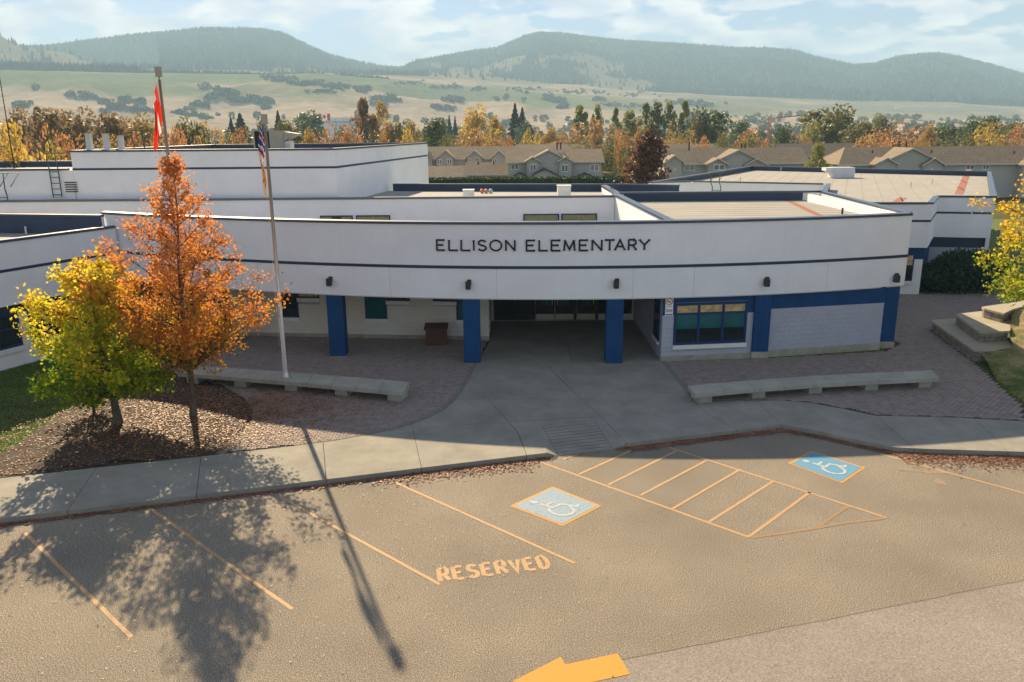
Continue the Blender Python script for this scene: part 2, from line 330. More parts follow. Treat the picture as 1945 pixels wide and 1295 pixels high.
def cover(x,y,r,th):
    u=az_u(th)
    nz=mn.noise(Vector((x/420,y/260,0)))+.4*mn.noise(Vector((x/110,y/110,5)))
    tan=np.array([.35,.285,.205]); grn=np.array([.15,.175,.085]); sage=np.array([.17,.17,.115]); dk=np.array([.03,.042,.028]); fl=np.array([.12,.12,.05])
    if r<70: return fl*.6
    if r<950: return fl*(1+.3*nz)
    if r<2250:
        t=(r-1250)/1000
        g=ss((t-.50+.30*nz)/.16)*(1-.35*ss((u-1000)/300))
        c=tan*(1-g)+grn*g; s=ss((mn.noise(Vector((x/90,y/200,9)))-.15)/.2); c=c*(1-.4*s)+sage*.4*s
        stripe=mn.noise(Vector((x/900,y/55,2))); c=c*(1+.18*stripe)
        return c
    if r<2700:
        s=ss((nz+.2)/.3); c=sage*s+tan*(1-s)*.9; stripe=mn.noise(Vector((x/700,y/45,2))); return c*(1+.3*stripe)
    f=forest(x,y,r,u)
    return dk*f+np.array([.17,.145,.095])*(1-f)
def forest(x,y,r,u):
    if r<2700: return 0
    n_=mn.noise(Vector((x/260,y/360,12)))+.8*mn.noise(Vector((x/90,y/140,4)))
    if u<260 and r<3500: return ss((n_-.15)/.2)*.8
    if 820<u<1330 and r<4250:
        return ss((n_+.22+(r-3500)/1200+max(0,(u-1180)/130))/.22)
    if u>=1330: return ss((r-2700)/60)
    return ss((n_+.40+(r-2900)/900)/.25)
for r in rs:
    for th in ths:
        x,y=r*math.sin(th),r*math.cos(th); vs.append((x,y,TZ(x,y) if r>0 else -.14)); cols.append((*np.clip(cover(x,y,r,th),0,1),1))
nT=len(ths); fs=[]
for i in range(len(rs)-1):
    for j in range(nT):
        k=(j+1)%nT
        if i==0: fs.append((j,nT+k,nT+j)[::-1])
        else: fs.append((i*nT+j,i*nT+k,(i+1)*nT+k,(i+1)*nT+j)[::-1])
me=bpy.data.meshes.new('ground'); me.from_pydata(vs,[],fs)
ca=me.color_attributes.new('cover','FLOAT_COLOR','POINT'); ca.data.foreach_set('color',np.array(cols,dtype=np.float32).ravel())
me.polygons.foreach_set('use_smooth',[True]*len(fs))
ma=bpy.data.materials.new('land'); ma.use_nodes=True; t=ma.node_tree; b=t.nodes['Principled BSDF']; b.inputs['Roughness'].default_value=1; b.inputs['Specular IOR Level'].default_value=0
at=t.nodes.new('ShaderNodeVertexColor'); at.layer_name='cover'; geo=t.nodes.new('ShaderNodeNewGeometry'); q=t.nodes.new('ShaderNodeTexNoise'); q.inputs['Scale'].default_value=.035; q.inputs['Detail'].default_value=8; q.inputs['Roughness'].default_value=.7
t.links.new(geo.outputs[0],q.inputs['Vector']); mr=t.nodes.new('ShaderNodeMapRange'); mr.inputs[1].default_value=.3; mr.inputs[2].default_value=.7; mr.inputs[3].default_value=.7; mr.inputs[4].default_value=1.3; t.links.new(q.outputs[0],mr.inputs[0])
vm=t.nodes.new('ShaderNodeVectorMath'); vm.operation='SCALE'; t.links.new(at.outputs[0],vm.inputs[0]); t.links.new(mr.outputs[0],vm.inputs['Scale']); t.links.new(vm.outputs[0],b.inputs['Base Color'])
me.materials.append(ma); me.update(); g=link('ground',me); tag(g,kind='structure')
# haze: the air of the valley
hz=MB(); hz.box(-6600,6600,-6600,6600,-40,650); ho=hz.build('haze',[],None,kind='stuff')
hm=bpy.data.materials.new('haze_air'); hm.use_nodes=True; t=hm.node_tree; t.nodes.clear(); o=t.nodes.new('ShaderNodeOutputMaterial'); pv=t.nodes.new('ShaderNodeVolumePrincipled')
pv.inputs['Color'].default_value=(.45,.69,.90,1); pv.inputs['Density'].default_value=HAZE_DENSITY; pv.inputs['Anisotropy'].default_value=0.0; t.links.new(pv.outputs[0],o.inputs['Volume'])
ho.data.materials.clear(); ho.data.materials.append(hm)
# conifers on the hills, scrub in the gullies: masses nobody could count
def cone(b,x,y,z,h,r,rot):
    k=len(b.v); b.v+= [(x+r*math.cos(rot+i*1.5708),y+r*math.sin(rot+i*1.5708),z+h*.08) for i in range(4)]+[(x,y,z+h)]
    b.f+=[(k,k+1,k+4),(k+1,k+2,k+4),(k+2,k+3,k+4),(k+3,k,k+4)]; b.m+=[0]*4
fb=MB(); cnt=0
while cnt<34000:
    th=math.radians(rng.uniform(-40,40)); r=math.sqrt(rng.uniform(2700**2,4650**2)); x,y=r*math.sin(th),r*math.cos(th)
    if rng.rand()<.25: r=4400+rng.uniform(-60,60); x,y=r*math.sin(th),r*math.cos(th)
    cnt+=1
    if rng.rand()>max(.10,forest(x,y,r,az_u(th))): continue
    h=rng.uniform(11,24)*(1.25 if rng.rand()<.05 else 1); cone(fb,x,y,TZ(x,y)-1,h,h*.2+1.2,rng.uniform(0,3))
# plantation lines on the bench edge
for (u0,v0,u1,v1,nn,hh) in [(0,140,275,146,500,20),(215,138,480,139,330,10),(480,139,620,139,120,7),(0,129,60,127,60,18),(30,128,130,130,60,22),(640,137,740,142,80,8)]:
    for i in range(nn):
        f=rng.rand(); u=u0+(u1-u0)*f; th=math.atan2(D(u,200)[0],D(u,200)[1]); r=2290+rng.uniform(-10,60); x,y=r*math.sin(th),r*math.cos(th)
        cone(fb,x,y,TZ(x,y)-1,hh*rng.uniform(.7,1.2),5,rng.uniform(0,3))
mat('far_conifer',(.022,.042,.03),1,.2,.02,0,spec=0)
fb.build('hill_forest',M['far_conifer'],None,kind='stuff')
def puff(b,x,y,z,h,wd,n=34,sz=.32):
    for i in range(n):
        t=rng.normal(size=3); t/=np.linalg.norm(t); rr_=.75+.25*rng.rand()
        c=np.array([x+t[0]*wd*.5*rr_,y+t[1]*wd*.5*rr_,z+h*.5+t[2]*h*.5*rr_])
        a=rng.normal(size=3); a/=np.linalg.norm(a); q=np.cross(a,t); q/=np.linalg.norm(q)+1e-6; s=h*sz
        k=len(b.v); b.v+=[tuple(c-a*s*.5-q*s*.5),tuple(c+a*s*.5-q*s*.5),tuple(c+a*s*.5+q*s*.5),tuple(c-a*s*.5+q*s*.5)]; b.f.append((k,k+1,k+2,k+3)); b.m.append(0)
sb=MB()
SCR=[(66,168,10,1,9),(40,202,26,6,9),(140,184,20,4,9),(165,187,26,7,10),(200,197,26,7,10),(212,205,16,4,8),(240,192,22,6,10),(257,198,14,4,9),(270,198,10,2,8),(232,208,22,5,9),(262,212,30,6,9),(200,213,12,3,8),(300,214,30,5,8),(340,214,26,6,8),(365,220,34,7,8),(395,224,30,5,7),
(388,168,16,3,8),(404,188,20,6,9),(432,180,30,12,11),(450,193,30,9,10),(480,192,46,16,10),(500,196,30,8,10),(508,205,16,4,8),(380,202,24,6,9),(690,172,22,8,10),(725,190,46,12,9),(745,192,30,8,9),(720,200,30,8,8),
(850,190,12,4,8),(865,192,20,6,9),(961,185,10,3,8),(942,191,7,2,7),(995,190,8,2,7),(1040,187,14,4,8),(1060,193,34,14,9),(1068,203,20,6,8),(830,206,22,6,7),(850,209,26,6,7),(1135,190,30,6,6),(1160,200,40,8,6),(1205,203,30,6,6),(1230,208,30,6,6),
(540,152,60,22,6),(520,148,40,14,6),(590,160,70,26,7),(640,166,40,16,7),(620,175,40,12,6),(850,166,60,14,5),(910,170,30,8,5),(990,172,60,12,5),(1080,175,50,10,5),(1130,176,40,8,5),(1200,180,60,12,5),(1290,196,70,20,6),(1330,200,50,14,6),(780,158,40,8,5)]
for (u,v,wd,nn,hh) in SCR:
    for i in range(nn*2):
        p=ray_t(u+rng.normal()*wd*.3,v+rng.normal()*2.2,950,3000)
        if p: h=hh*rng.uniform(.7,1.3)*p[3]/1900; puff(sb,p[0],p[1],p[2]-h*.2,h,h*1.5,26,.4)
mat('scrub',(.10,.125,.09),1,.3,.05,0,spec=0,island=.4)
sb.build('hillside_scrub',M['scrub'],None,kind='stuff')
# the far wood on the valley floor
wb=MB()
for i in range(620):
    u=rng.uniform(380,2000); 
    if u<1180 and rng.rand()<.35: u=rng.uniform(1200,2000)
    th=math.atan2(D(u,230)[0],D(u,230)[1]); r=rng.uniform(520,1500) if u<1250 else rng.uniform(520,1900)
    x,y=r*math.sin(th),r*math.cos(th); h=rng.uniform(7,15)*(1 if r<1200 else .9); puff(wb,x,y,TZ(x,y)-1,h,h*rng.uniform(.8,1.5),60,.26)
leafmat('bg_wood',[(.03,.05,.025),(.05,.08,.03),(.08,.10,.03),(.22,.15,.04),(.06,.08,.03)],.2,.01)
wb.build('far_wood',M['bg_wood'],None,kind='stuff')
tb=MB()
for i in range(420):
    u=rng.uniform(-150,2100); th=math.atan2(D(u,230)[0],D(u,230)[1]); r=rng.uniform(215,430); x,y=r*math.sin(th),r*math.cos(th); h=rng.uniform(3.2,6.2); puff(tb,x,y,TZ(x,y)-1,h,h*rng.uniform(1.2,1.9),110,.17)
leafmat('bg_thicket',[(.07,.09,.04),(.14,.14,.06),(.24,.19,.08),(.34,.21,.08),(.18,.16,.07)],.4,.025)
tb.build('valley_thicket',M['bg_thicket'],None,kind='stuff')
# ================================================================ GROUND NEAR THE SCHOOL
def curb_y(x):
    return float(np.interp(x,[-60,-12.93,8.8,9.83,10.94,11.55,12.45,15.2,20,60],[4.9,18.28,24.45,23.77,22.86,22.45,22.30,22.02,21.6,19.5]))
CX=[-60,-30,-20,-12.93,-8.09,-2.63,1.0,3.3,8.8,9.4,9.83,10.4,10.94,11.55,12.45,15.2,20,60]
lot=MB(); lot.sheet([(-60,-50),(60,-50)]+[(x,curb_y(x)+.3) for x in reversed(CX)],0.0)
LOT=lot.build('parking_lot',M['asphalt_old'],None,kind='structure')
lw=MB(); lw.prism([(x,curb_y(x)+2.2) for x in CX if x<-3]+[(-3,26.5),(7,26.0),(9.5,26.4),(11,25.4),(12.4,24.8),(15,24.4),(20,23.8),(60,20.9),(60,85),(-60,75)],-.6,.10)
lw.build('lawn',M['grass_base'],None,kind='structure')
# newer asphalt lane, one course thicker than the old
s0,s1=G(975,1295),G(1945,1102); dx,dy=s1[0]-s0[0],s1[1]-s0[1]
def seam(t,j=0): return (s0[0]+dx*t,s0[1]+dy*t+j)
sm=[seam(-4)]+[seam(t,rng.uniform(-.02,.02)) for t in np.arange(-.6,2.4,.045)]+[seam(5)]
nl=MB(); nl.prism([(-50,-50),(60,-50)]+list(reversed(sm)),-.1,.012); nl.build('road',M['asphalt_new'],None,kind='structure')
# painted lines and marks
def strip(b,p,q,wd,z,taper=0):
    p=Vector(p);q=Vector(q);d=(q-p).normalized();n=Vector((-d.y,d.x))*wd/2; k=max(2,int((q-p).length/.25)); L_=[];R2=[]
    for i in range(k+1):
        c=p.lerp(q,i/k); L_.append(c+n*rng.uniform(.9,1.1)); R2.append(c-n*rng.uniform(.9,1.1))
    for i in range(k): b.add([(t.x,t.y,z) for t in (R2[i],R2[i+1],L_[i+1],L_[i])],[(0,1,2,3)])
ln=[((47,1012),(250,1210)),((280,962),(555,1157)),((535,945),(835,1110)),((748,915),(1092,1070)),((1025,877),(1422,1020)),((1250,843),(1683,983)),((1670,862),(1990,949)),
((1069,873),(1103,860)),((1099,901),(1205,853)),((1155,921),(1287,855)),((1216,941),(1345,873)),((1278,966),(1407,891)),((1347,991),(1470,913)),((1423,1019),(1538,935))]
for i,(a,b_) in enumerate(ln):
    prt('painted_line',M['paint_yellow'],LOT,lambda b:strip(b,G(*a),G(*b_),.088,.004+.0006*(i%4)))
prt('painted_line',M['paint_faded'],LOT,lambda b:strip(b,G(1554,1001),G(1614,959),.1,.0045),label='faded yellow hatch line')
def curvy(b):
    P_=[(1427,1021),(1480,1014),(1540,1005),(1600,994),(1650,988),(1683,984)]
    for i in range(len(P_)-1): strip(b,G(*P_[i]),G(*P_[i+1]),.09,.0052)
prt('painted_line',M['paint_faded'],LOT,curvy,label='faded curved yellow line closing the hatched bay')
def smudge(b):
    for k,(u,v,w_,h_) in enumerate([(1748,894,.55,.10),(1776,897,.45,.16),(1787,916,.16,.24),(1730,892,.5,.06)]):
        x,y=G(u,v); b.sheet([(x+w_*math.cos(t)*rng.uniform(.6,1.1),y+h_*math.sin(t)*rng.uniform(.6,1.1)) for t in np.arange(0,6.28,.35)],.004+.001*k)
prt('paint_spill',M['paint_smudge'],LOT,smudge)
def ar(b):
    P_=[(-.4,11.75),(-.03,12.17),(.86,12.84),(.93,12.62),(1.93,12.93),(2.08,12.34),(1.02,12.03),(.95,11.62)]
    b.prism(P_,.0,.0175,bottom=False)
prt('painted_arrow',M['paint_gold'],LOT,ar)
# glyphs: strokes in a unit box
def arc_(cx_,cy_,rx,ry,a0,a1,n=10): return [(cx_+rx*math.cos(math.radians(a0+(a1-a0)*i/n)),cy_+ry*math.sin(math.radians(a0+(a1-a0)*i/n))) for i in range(n+1)]
GL={'E':[[(0,1),(0,0)],[(0,1),(1,1)],[(0,.52),(.8,.52)],[(0,0),(1,0)]],'L':[[(0,1),(0,0)],[(0,0),(1,0)]],'I':[[(.5,1),(.5,0)]],
'S':[arc_(.5,.74,.42,.26,30,180,8)+arc_(.5,.26,.46,.26,90,-150,12)[0:]],'O':[arc_(.5,.5,.5,.5,0,360,24)],
'N':[[(0,0),(0,1)],[(0,1),(1,0)],[(1,0),(1,1)]],'M':[[(0,0),(.08,1)],[(.08,1),(.5,.1),(.92,1)],[(.92,1),(1,0)]],
'T':[[(0,1),(1,1)],[(.5,1),(.5,0)]],'A':[[(0,0),(.5,1),(1,0)],[(.2,.36),(.8,.36)]],
'R':[[(0,0),(0,1)],[(0,1),(.6,1)]+arc_(.6,.74,.32,.26,90,-90,8)+[(0,.48)],[(.5,.48),(1,0)]],'Y':[[(0,1),(.5,.48),(1,1)],[(.5,.48),(.5,0)]],
'V':[[(0,1),(.5,0),(1,1)]],'D':[[(0,0),(0,1)],[(0,1),(.45,1)]+arc_(.45,.5,.5,.5,90,-90,12)+[(0,0)]]}
GL['S']=[arc_(.5,.745,.44,.255,25,180,7)+[(.12,.62)]+[(.35,.53),(.65,.48)]+arc_(.5,.25,.46,.25,40,-155,10)]
def ribbon(pts,wd):
    P_=[Vector(p) for p in pts]; L_=[];R2=[]
    closed=(P_[0]-P_[-1]).length<1e-4
    for i,p in enumerate(P_):
        a=P_[i-1] if i>0 else (P_[-2] if closed else None); c=P_[i+1] if i<len(P_)-1 else (P_[1] if closed else None)
        d1=(p-a).normalized() if a is not None else None; d2=(c-p).normalized() if c is not None else None
        d1=d1 or d2; d2=d2 or d1; n1_=Vector((-d1.y,d1.x)); n2_=Vector((-d2.y,d2.x)); n_=(n1_+n2_).normalized(); s_=wd/2/max(.45,n_.dot(n1_)); L_.append(p+n_*s_);R2.append(p-n_*s_)
    return L_,R2
def glyph(ch,w_,h_,wd,serif=0):
    """list of quads (2D) per stroke"""
    res=[]
    for st in GL[ch]:
        pts=[(x*w_,y*h_) for x,y in st]; L_,R2=ribbon(pts,wd); res.append([(R2[i],R2[i+1],L_[i+1],L_[i]) for i in range(len(pts)-1)])
        if serif and ch not in 'O':
            for e,o2 in ((pts[0],pts[1]),(pts[-1],pts[-2])):
                d=(Vector(o2)-Vector(e)).normalized(); n_=Vector((-d.y,d.x)); e=Vector(e)
                res.append([(e-n_*serif,e+n_*serif,e+n_*serif+d*wd*.45,e-n_*serif+d*wd*.45)])
    return res
# RESERVED, stencilled
bx,by=-1.60,15.48; ang=math.atan2(.55,2.53); ux=Vector((math.cos(ang),math.sin(ang))); uy=Vector((-.10,.50))
STG={'R':(.2,.62),'E':(.25,),'S':(),'V':(),'D':(.5,)}
for i,ch in enumerate('RESERVED'):
    b=MB(); o_=Vector((bx,by))+ux*(i*.325)
    for k,qs in enumerate(glyph(ch,.20,1.,.0)): pass
    k=0
    for st in GL[ch]:
        pts=[Vector((x*.20,y)) for x,y in st]
        P3=[o_+ux*p.x+uy*p.y for p in pts]
        L_,R2=ribbon([(p.x,p.y) for p in P3],.105)
        for j in range(len(P3)-1):
            if ch in 'EDR' and len(st)==2 and j==0 and st[0][0]==0 and st[1][0]>0: f0=.22   # stencil bridge
            else: f0=0
            a,c=R2[j].lerp(R2[j+1],f0),L_[j].lerp(L_[j+1],f0)
            b.add([(t_.x,t_.y,.004+k*.0007) for t_ in (a,R2[j+1],L_[j+1],c)],[(0,1,2,3)])
        k+=1
    b.build('painted_letter',M['paint_yellow'],LOT)
# accessible parking panels
def panel(cs,matn,border,lab):
    c=[Vector(G(*p)) for p in cs] # L,T,R,B
    O=c[3]; up=c[0]-c[3]; ri=c[2]-c[3]   # symbol up along B->L, right along B->R
    ctr=(c[0]+c[1]+c[2]+c[3])/4
    P0=prt('accessible_parking_panel',M['paint_gold'],LOT,lambda b:b.sheet([ctr+(p-ctr)*1.06 for p in c],.005),label=lab)
    prt('panel_field',M[matn],P0,lambda b:b.sheet([ctr+(p-ctr)*.96 for p in c],.009))
    def sym(b):
        T=lambda p: O+ri*p[0]+up*p[1]
        k=0
        head=[(.36+.065*math.cos(t_),.84+.065*math.sin(t_)) for t_ in np.arange(0,6.28,.5)]
        b.sheet([T(p) for p in head],.0135)
        for st in ([(.38,.72),(.40,.48),(.62,.48),(.72,.24),(.82,.26)],[(.39,.62),(.58,.62)],arc_(.43,.33,.20,.20,115,360,14)):
            pts=[T(p) for p in st]; L_,R2=ribbon([(p.x,p.y) for p in pts],.085); k+=1
            for j in range(len(pts)-1): b.add([(t_.x,t_.y,.0125+k*.0008) for t_ in (R2[j],R2[j+1],L_[j+1],L_[j])],[(0,1,2,3)])
    prt('wheelchair_symbol',M['paint_pale'],P0,sym)
panel([(973,961),(1050,926),(1138,961),(1068,997)],'paint_blue','paint_gold','sunlit faded blue wheelchair panel')
panel([(1500,880),(1543,858),(1640,888),(1598,916)],'paint_blue_fresh','paint_gold','bright blue wheelchair panel half in shadow')
# sidewalk: bed plus slabs
WALK_IN=[(-60,7.0),(-14.45,20.73),(-12.18,21.38),(-9.34,22.18),(-6.74,22.95),(-5.6,23.35),(-4.61,23.85),(-3.9,24.25),(-3.37,24.72),(-2.8,25.4),(-2.35,26.2),(-2.05,27.2),(-1.85,28.3),(-1.64,29.63),(-1.48,31.5),(-1.0,35.6),(-1.0,39.4)]
WALK_INR=[(6.2,39.4),(6.2,31.9),(6.42,26.93),(8.56,26.87),(9.6,26.82),(10.4,26.6),(11.37,25.92),(12.14,25.22),(13.2,25.12),(14.51,25.0),(16.78,24.56),(60,20.9)]
wk=MB()
def half(poly,p,q,keep=1):
    p=Vector(p);q=Vector(q);d=q-p; res=[]; n=len(poly)
    f=lambda a:(d.x*(a[1]-p.y)-d.y*(a[0]-p.x))*keep
    for i in range(n):
        a,b=poly[i],poly[(i+1)%n]; fa,fb=f(a),f(b)
        if fa>=0: res.append(a)
        if (fa>0 and fb<0) or (fa<0 and fb>0):
            t=fa/(fa-fb); res.append((a[0]+(b[0]-a[0])*t,a[1]+(b[1]-a[1])*t))
    return res
outer=lambda x0,x1:[(x,curb_y(x)) for x in sorted(set([x0,x1]+[c for c in CX+[8.8] if x0<c<x1]))]
def walk_poly(x0,x1,inn): # outer left->right then inner right->left
    return outer(x0,x1)+list(reversed(inn))
left=walk_poly(-60,-2.5,[p for p in WALK_IN if p[0]<-3.3 and p[1]<24.8])
left=half(left,(-3.31,24.72),(-2.60,21.40),-1) if False else left
POLYS=[]
band=outer(-60,-2.63)+[(-3.34,24.75)]+list(reversed([p for p in WALK_IN if p[0]<-3.5]))
cuts=[((-18.1,19.4),(-17.4,16.9)),((-15.0,20.3),(-14.4,17.9)),((-12.05,21.3),(-11.46,18.7)),((-9.34,22.2),(-8.42,19.4)),((-5.96,23.4),(-5.19,20.4))]
rest=band
for p,q in cuts:
    a=half(rest,p,q,-1); rest2=half(rest,p,q,1); POLYS.append(a); rest=rest2
POLYS.append(rest)
J4=((-3.34,24.75),(-2.63,21.21)); J5=((-1.72,30.0),(0.15,23.98),(.41,22.07)); J6=((1.3,31.88),(3.45,23.1)); J7=((4.84,31.6),(6.6,25.6),(7.2,24.0))
yc=27.25
# entrance columns of slabs
POLYS.append([(-2.63,21.21),(.41,22.07),(.15,23.98),(-.14,24.9),(-3.28,24.42)])
POLYS.append([(-3.28,24.42),(-.14,24.9),(-.88,yc),(-2.05,yc),(-2.35,26.2),(-2.8,25.4),(-3.34,24.75)])
POLYS.append([(-2.05,yc),(-.88,yc),(-1.72,30.0),(-1.85,28.3)])
POLYS.append([(-1.72,30.0),(-1.12,28.0),(2.25,28.0),(1.3,31.88),(-1.48,31.88)])
POLYS.append([(-1.12,28.0),(-.88,yc),(2.43,yc),(2.25,28.0)])
POLYS.append([(-.88,yc),(-.14,24.9),(3.0,25.35),(2.43,yc)])
POLYS.append([(2.43,yc),(3.0,25.35),(6.35,25.95),(6.6,25.6),(6.42,26.93),(6.42,yc)])
POLYS.append([(2.43,yc),(6.42,yc),(6.36,29.5),(1.9,29.5)])
POLYS.append([(1.9,29.5),(6.36,29.5),(6.2,31.88),(1.3,31.88)])
POLYS.append([(3.0,25.35),(3.45,23.1),(3.5,22.95),(7.2,23.98),(6.6,25.6),(6.35,25.95)])
POLYS.append([(-1.48,31.88),(2.5,31.88),(2.5,35.6),(-1.0,35.6)]); POLYS.append([(2.5,31.88),(6.2,31.88),(6.2,35.6),(2.5,35.6)])
POLYS.append([(-1.0,35.6),(2.5,35.6),(2.5,39.4),(-1.0,39.4)]); POLYS.append([(2.5,35.6),(6.2,35.6),(6.2,39.4),(2.5,39.4)])
POLYS.append([(7.2,23.98),(8.8,24.45),(8.62,26.87),(6.42,26.93),(6.6,25.6)])
POLYS.append([(8.8,24.45)]+[(x,curb_y(x)) for x in (9.4,9.83,10.4,10.94,11.55,12.1)]+[(12.2,25.2),(11.37,25.92),(10.4,26.6),(9.6,26.82),(8.62,26.87)])
POLYS.append([(12.1,curb_y(12.1)),(12.45,22.30),(14.75,curb_y(14.75)),(15.3,24.85),(14.51,25.0),(13.2,25.12),(12.2,25.2)])
POLYS.append([(14.75,curb_y(14.75)),(15.2,22.02),(18.2,curb_y(18.2)),(18.5,24.4),(16.78,24.56),(15.3,24.85)])
POLYS.append([(18.2,curb_y(18.2)),(20,21.6),(60,19.5),(60,20.9),(18.5,24.4)])
RQ=[(1.36,22.30),(3.10,22.80),(2.72,25.0),(.95,24.5)]  # ramp quad BL BR TR TL
def offset_in(poly,d):
    P_=[Vector(p[:2]) for p in poly]; n=len(P_); res=[]
    A=sum(P_[i].x*P_[(i+1)%n].y-P_[(i+1)%n].x*P_[i].y for i in range(n)); s_=1 if A>0 else -1
    for i in range(n):
        a,b,c=P_[i-1],P_[i],P_[(i+1)%n]; d1=(b-a).normalized();d2=(c-b).normalized(); n1_=Vector((-d1.y,d1.x))*s_; n2_=Vector((-d2.y,d2.x))*s_; m_=(n1_+n2_); m_=m_.normalized() if m_.length>1e-6 else n1_
        res.append(tuple(b+m_*(d/max(.4,m_.dot(n1_)))))
    return res if A>0 else list(reversed(res))
bed=MB()
for P_ in POLYS: bed.prism(offset_in(P_,.02),-.05,.118)
SW=bed.build('sidewalk',M['joint'],None,kind='structure')
for P_ in POLYS: prt('slab',M['concrete'],SW,lambda b:b.prism(offset_in(P_,.008),-.02,.15))
# slab with the kerb ramp: flares, sloped grooved middle
RS=[(.41,22.07),(1.02,22.24),(1.36,22.33),(3.10,22.82),(3.5,22.95),(3.45,23.1),(3.0,25.35),(-.14,24.9),(.15,23.98)]
rb=MB()
A_=(1.02,22.24);Bq=(1.36,22.33);Cq=(3.10,22.82);D_=(3.48,22.95);TR=(2.72,25.0);TL=(.95,24.5)
def tri(b,pts,zs): b.prism(pts,[-.05]*len(pts),zs)
tri(rb,[(.42,22.08),A_,TL,(-.12,24.88),(.16,23.98)],[.15]*5)
tri(rb,[(-.12,24.88),TL,TR,(2.99,25.33)],[.15]*4)
tri(rb,[TR,D_,(2.99,25.33)],[.15]*3)
tri(rb,[A_,Bq,TL],[.15,.012,.15]); tri(rb,[Cq,D_,TR],[.012,.15,.15])
rb.build('ramp_slab',M['concrete'],SW,label='sidewalk slab with grooved kerb ramp')
gb=MB(); ng=10
for i in range(ng):
    t0,t1=i/ng+.008,(i+1)/ng-.008
    l0=Vector((*Bq,.012)).lerp(Vector((*TL,.15)),t0); l1=Vector((*Bq,.012)).lerp(Vector((*TL,.15)),t1); r0=Vector((*Cq,.012)).lerp(Vector((*TR,.15)),t0); r1=Vector((*Cq,.012)).lerp(Vector((*TR,.15)),t1)
    e_=.012; dv=(r0-l0).normalized()*e_
    ps=[l0+dv,r0-dv,r1-dv,l1+dv]; gb2=MB(); gb2.prism([(p.x,p.y) for p in ps],[-.03]*4,[p.z for p in ps]); gb2.build('ramp_strip',M['concrete'],SW)
prt('ramp_bed',M['joint'],SW,lambda b:b.prism([Bq,Cq,TR,TL],[-.04]*4,[-.012,-.012,.126,.126]))
# paver plaza
def inside(p,poly):
    x,y=p; c=False; n=len(poly)
    for i in range(n):
        x0,y0=poly[i][:2]; x1,y1=poly[(i+1)%n][:2]
        if (y0>y)!=(y1>y) and x<(x1-x0)*(y-y0)/(y1-y0)+x0: c=not c
    return c
BED=[(-17.5,19.95),(-14.45,20.83),(-12.18,21.48),(-9.34,22.28),(-8.95,22.4),(-8.7,23.0),(-8.66,24.0),(-8.8,25.2),(-9.15,26.4),(-9.9,27.7),(-11.0,28.9),(-12.4,30.0),(-14.0,30.9),(-15.3,31.2),(-15.75,29.3),(-15.85,26.9),(-15.68,25.3),(-15.5,23.64),(-15.59,22.57),(-17.5,21.6)]
PLL=[(-8.95,22.4),(-6.74,22.99),(-5.6,23.39),(-4.61,23.89),(-3.9,24.29),(-3.4,24.76),(-2.83,25.44),(-2.39,26.22),(-2.09,27.2),(-1.89,28.3),(-1.68,29.63),(-1.52,31.5),(-1.06,35.6),(-12,36.75),(-19.3,37.4),(-20.5,34.5),(-15.3,31.2),(-14.0,30.9),(-12.4,30.0),(-11.0,28.9),(-9.9,27.7),(-9.15,26.4),(-8.8,25.2),(-8.66,24.0),(-8.7,23.0)]
PLR=[(6.24,31.9),(6.46,26.97),(8.56,26.91),(9.6,26.86),(10.42,26.64),(11.39,25.96),(12.16,25.26),(13.2,25.16),(14.51,25.04),(16.9,24.58),(17.75,26.1),(18.2,28.1),(18.95,30.9),(19.06,31.6),(19.95,36.6),(21.5,37.6),(26,40),(33,43),(33,49),(29.5,48.5),(26.3,49.5),(23.3,46.5),(20,44.8),(18.2,45),(17.3,34.4),(16,33.2),(10.8,32.3),(6.24,31.95)]
pb=MB(); pb.prism(PLL,-.05,.128); pb.prism(PLR,-.05,.1285); PV=pb.build('paved_plaza',M['paver_sand'],None,kind='structure')
PW,PH=.222,.112; jn=.015
hexp=[(-.5,0),(-.42,-.5),(.42,-.5),(.5,0),(.42,.5),(-.42,.5)]
pm_=MB(); pm_.prism([(a*(PW-jn)*1.04,b*(PH-jn)) for a,b in hexp],0,.03,bottom=False); PME=pm_.mesh('paver',M['paver'])
spots=[]
for poly in (PLL,PLR):
    xs=[p[0] for p in poly]; ys=[p[1] for p in poly]; tilt=.0
    j=0; y=min(ys)
    while y<max(ys):
        x=min(xs)+(j%2)*PW/2
        while x<max(xs):
            if inside((x-.09,y-.045),poly) and inside((x+.09,y+.045),poly) and inside((x-.09,y+.045),poly) and inside((x+.09,y-.045),poly): spots.append((x,y))
            x+=PW
        y+=PH; j+=1
spots.sort(key=lambda p:p[0]**2+p[1]**2)
vis=[p for p in spots if abs(p[0]/p[1])<.62]
near=vis[:300]; ns=set(near)
for (x,y) in near:
    o=link('paver',PME,PV,(x+rng.uniform(-.002,.002),y,.124+rng.uniform(-.002,.002))); o.rotation_euler=(rng.normal()*.006,rng.normal()*.006,rng.normal()*.01)
far=MB(); hx=[(a*(PW-jn)*1.04,b*(PH-jn)) for a,b in hexp]
for (x,y) in spots:
    if (x,y) in ns or y>47: continue
    z=.154+rng.uniform(-.003,.003); k=len(far.v)
    far.v+=[(x+a,y+b,z-.03) for a,b in hx]+[(x+a,y+b,z) for a,b in hx]
    far.f+=[tuple(range(k+6,k+12))]+[(k+i,k+(i+1)%6,k+(i+1)%6+6,k+i+6) for i in range(6)]; far.m+=[0]*7
far.build('paver_field',M['paver'],PV,kind='stuff')
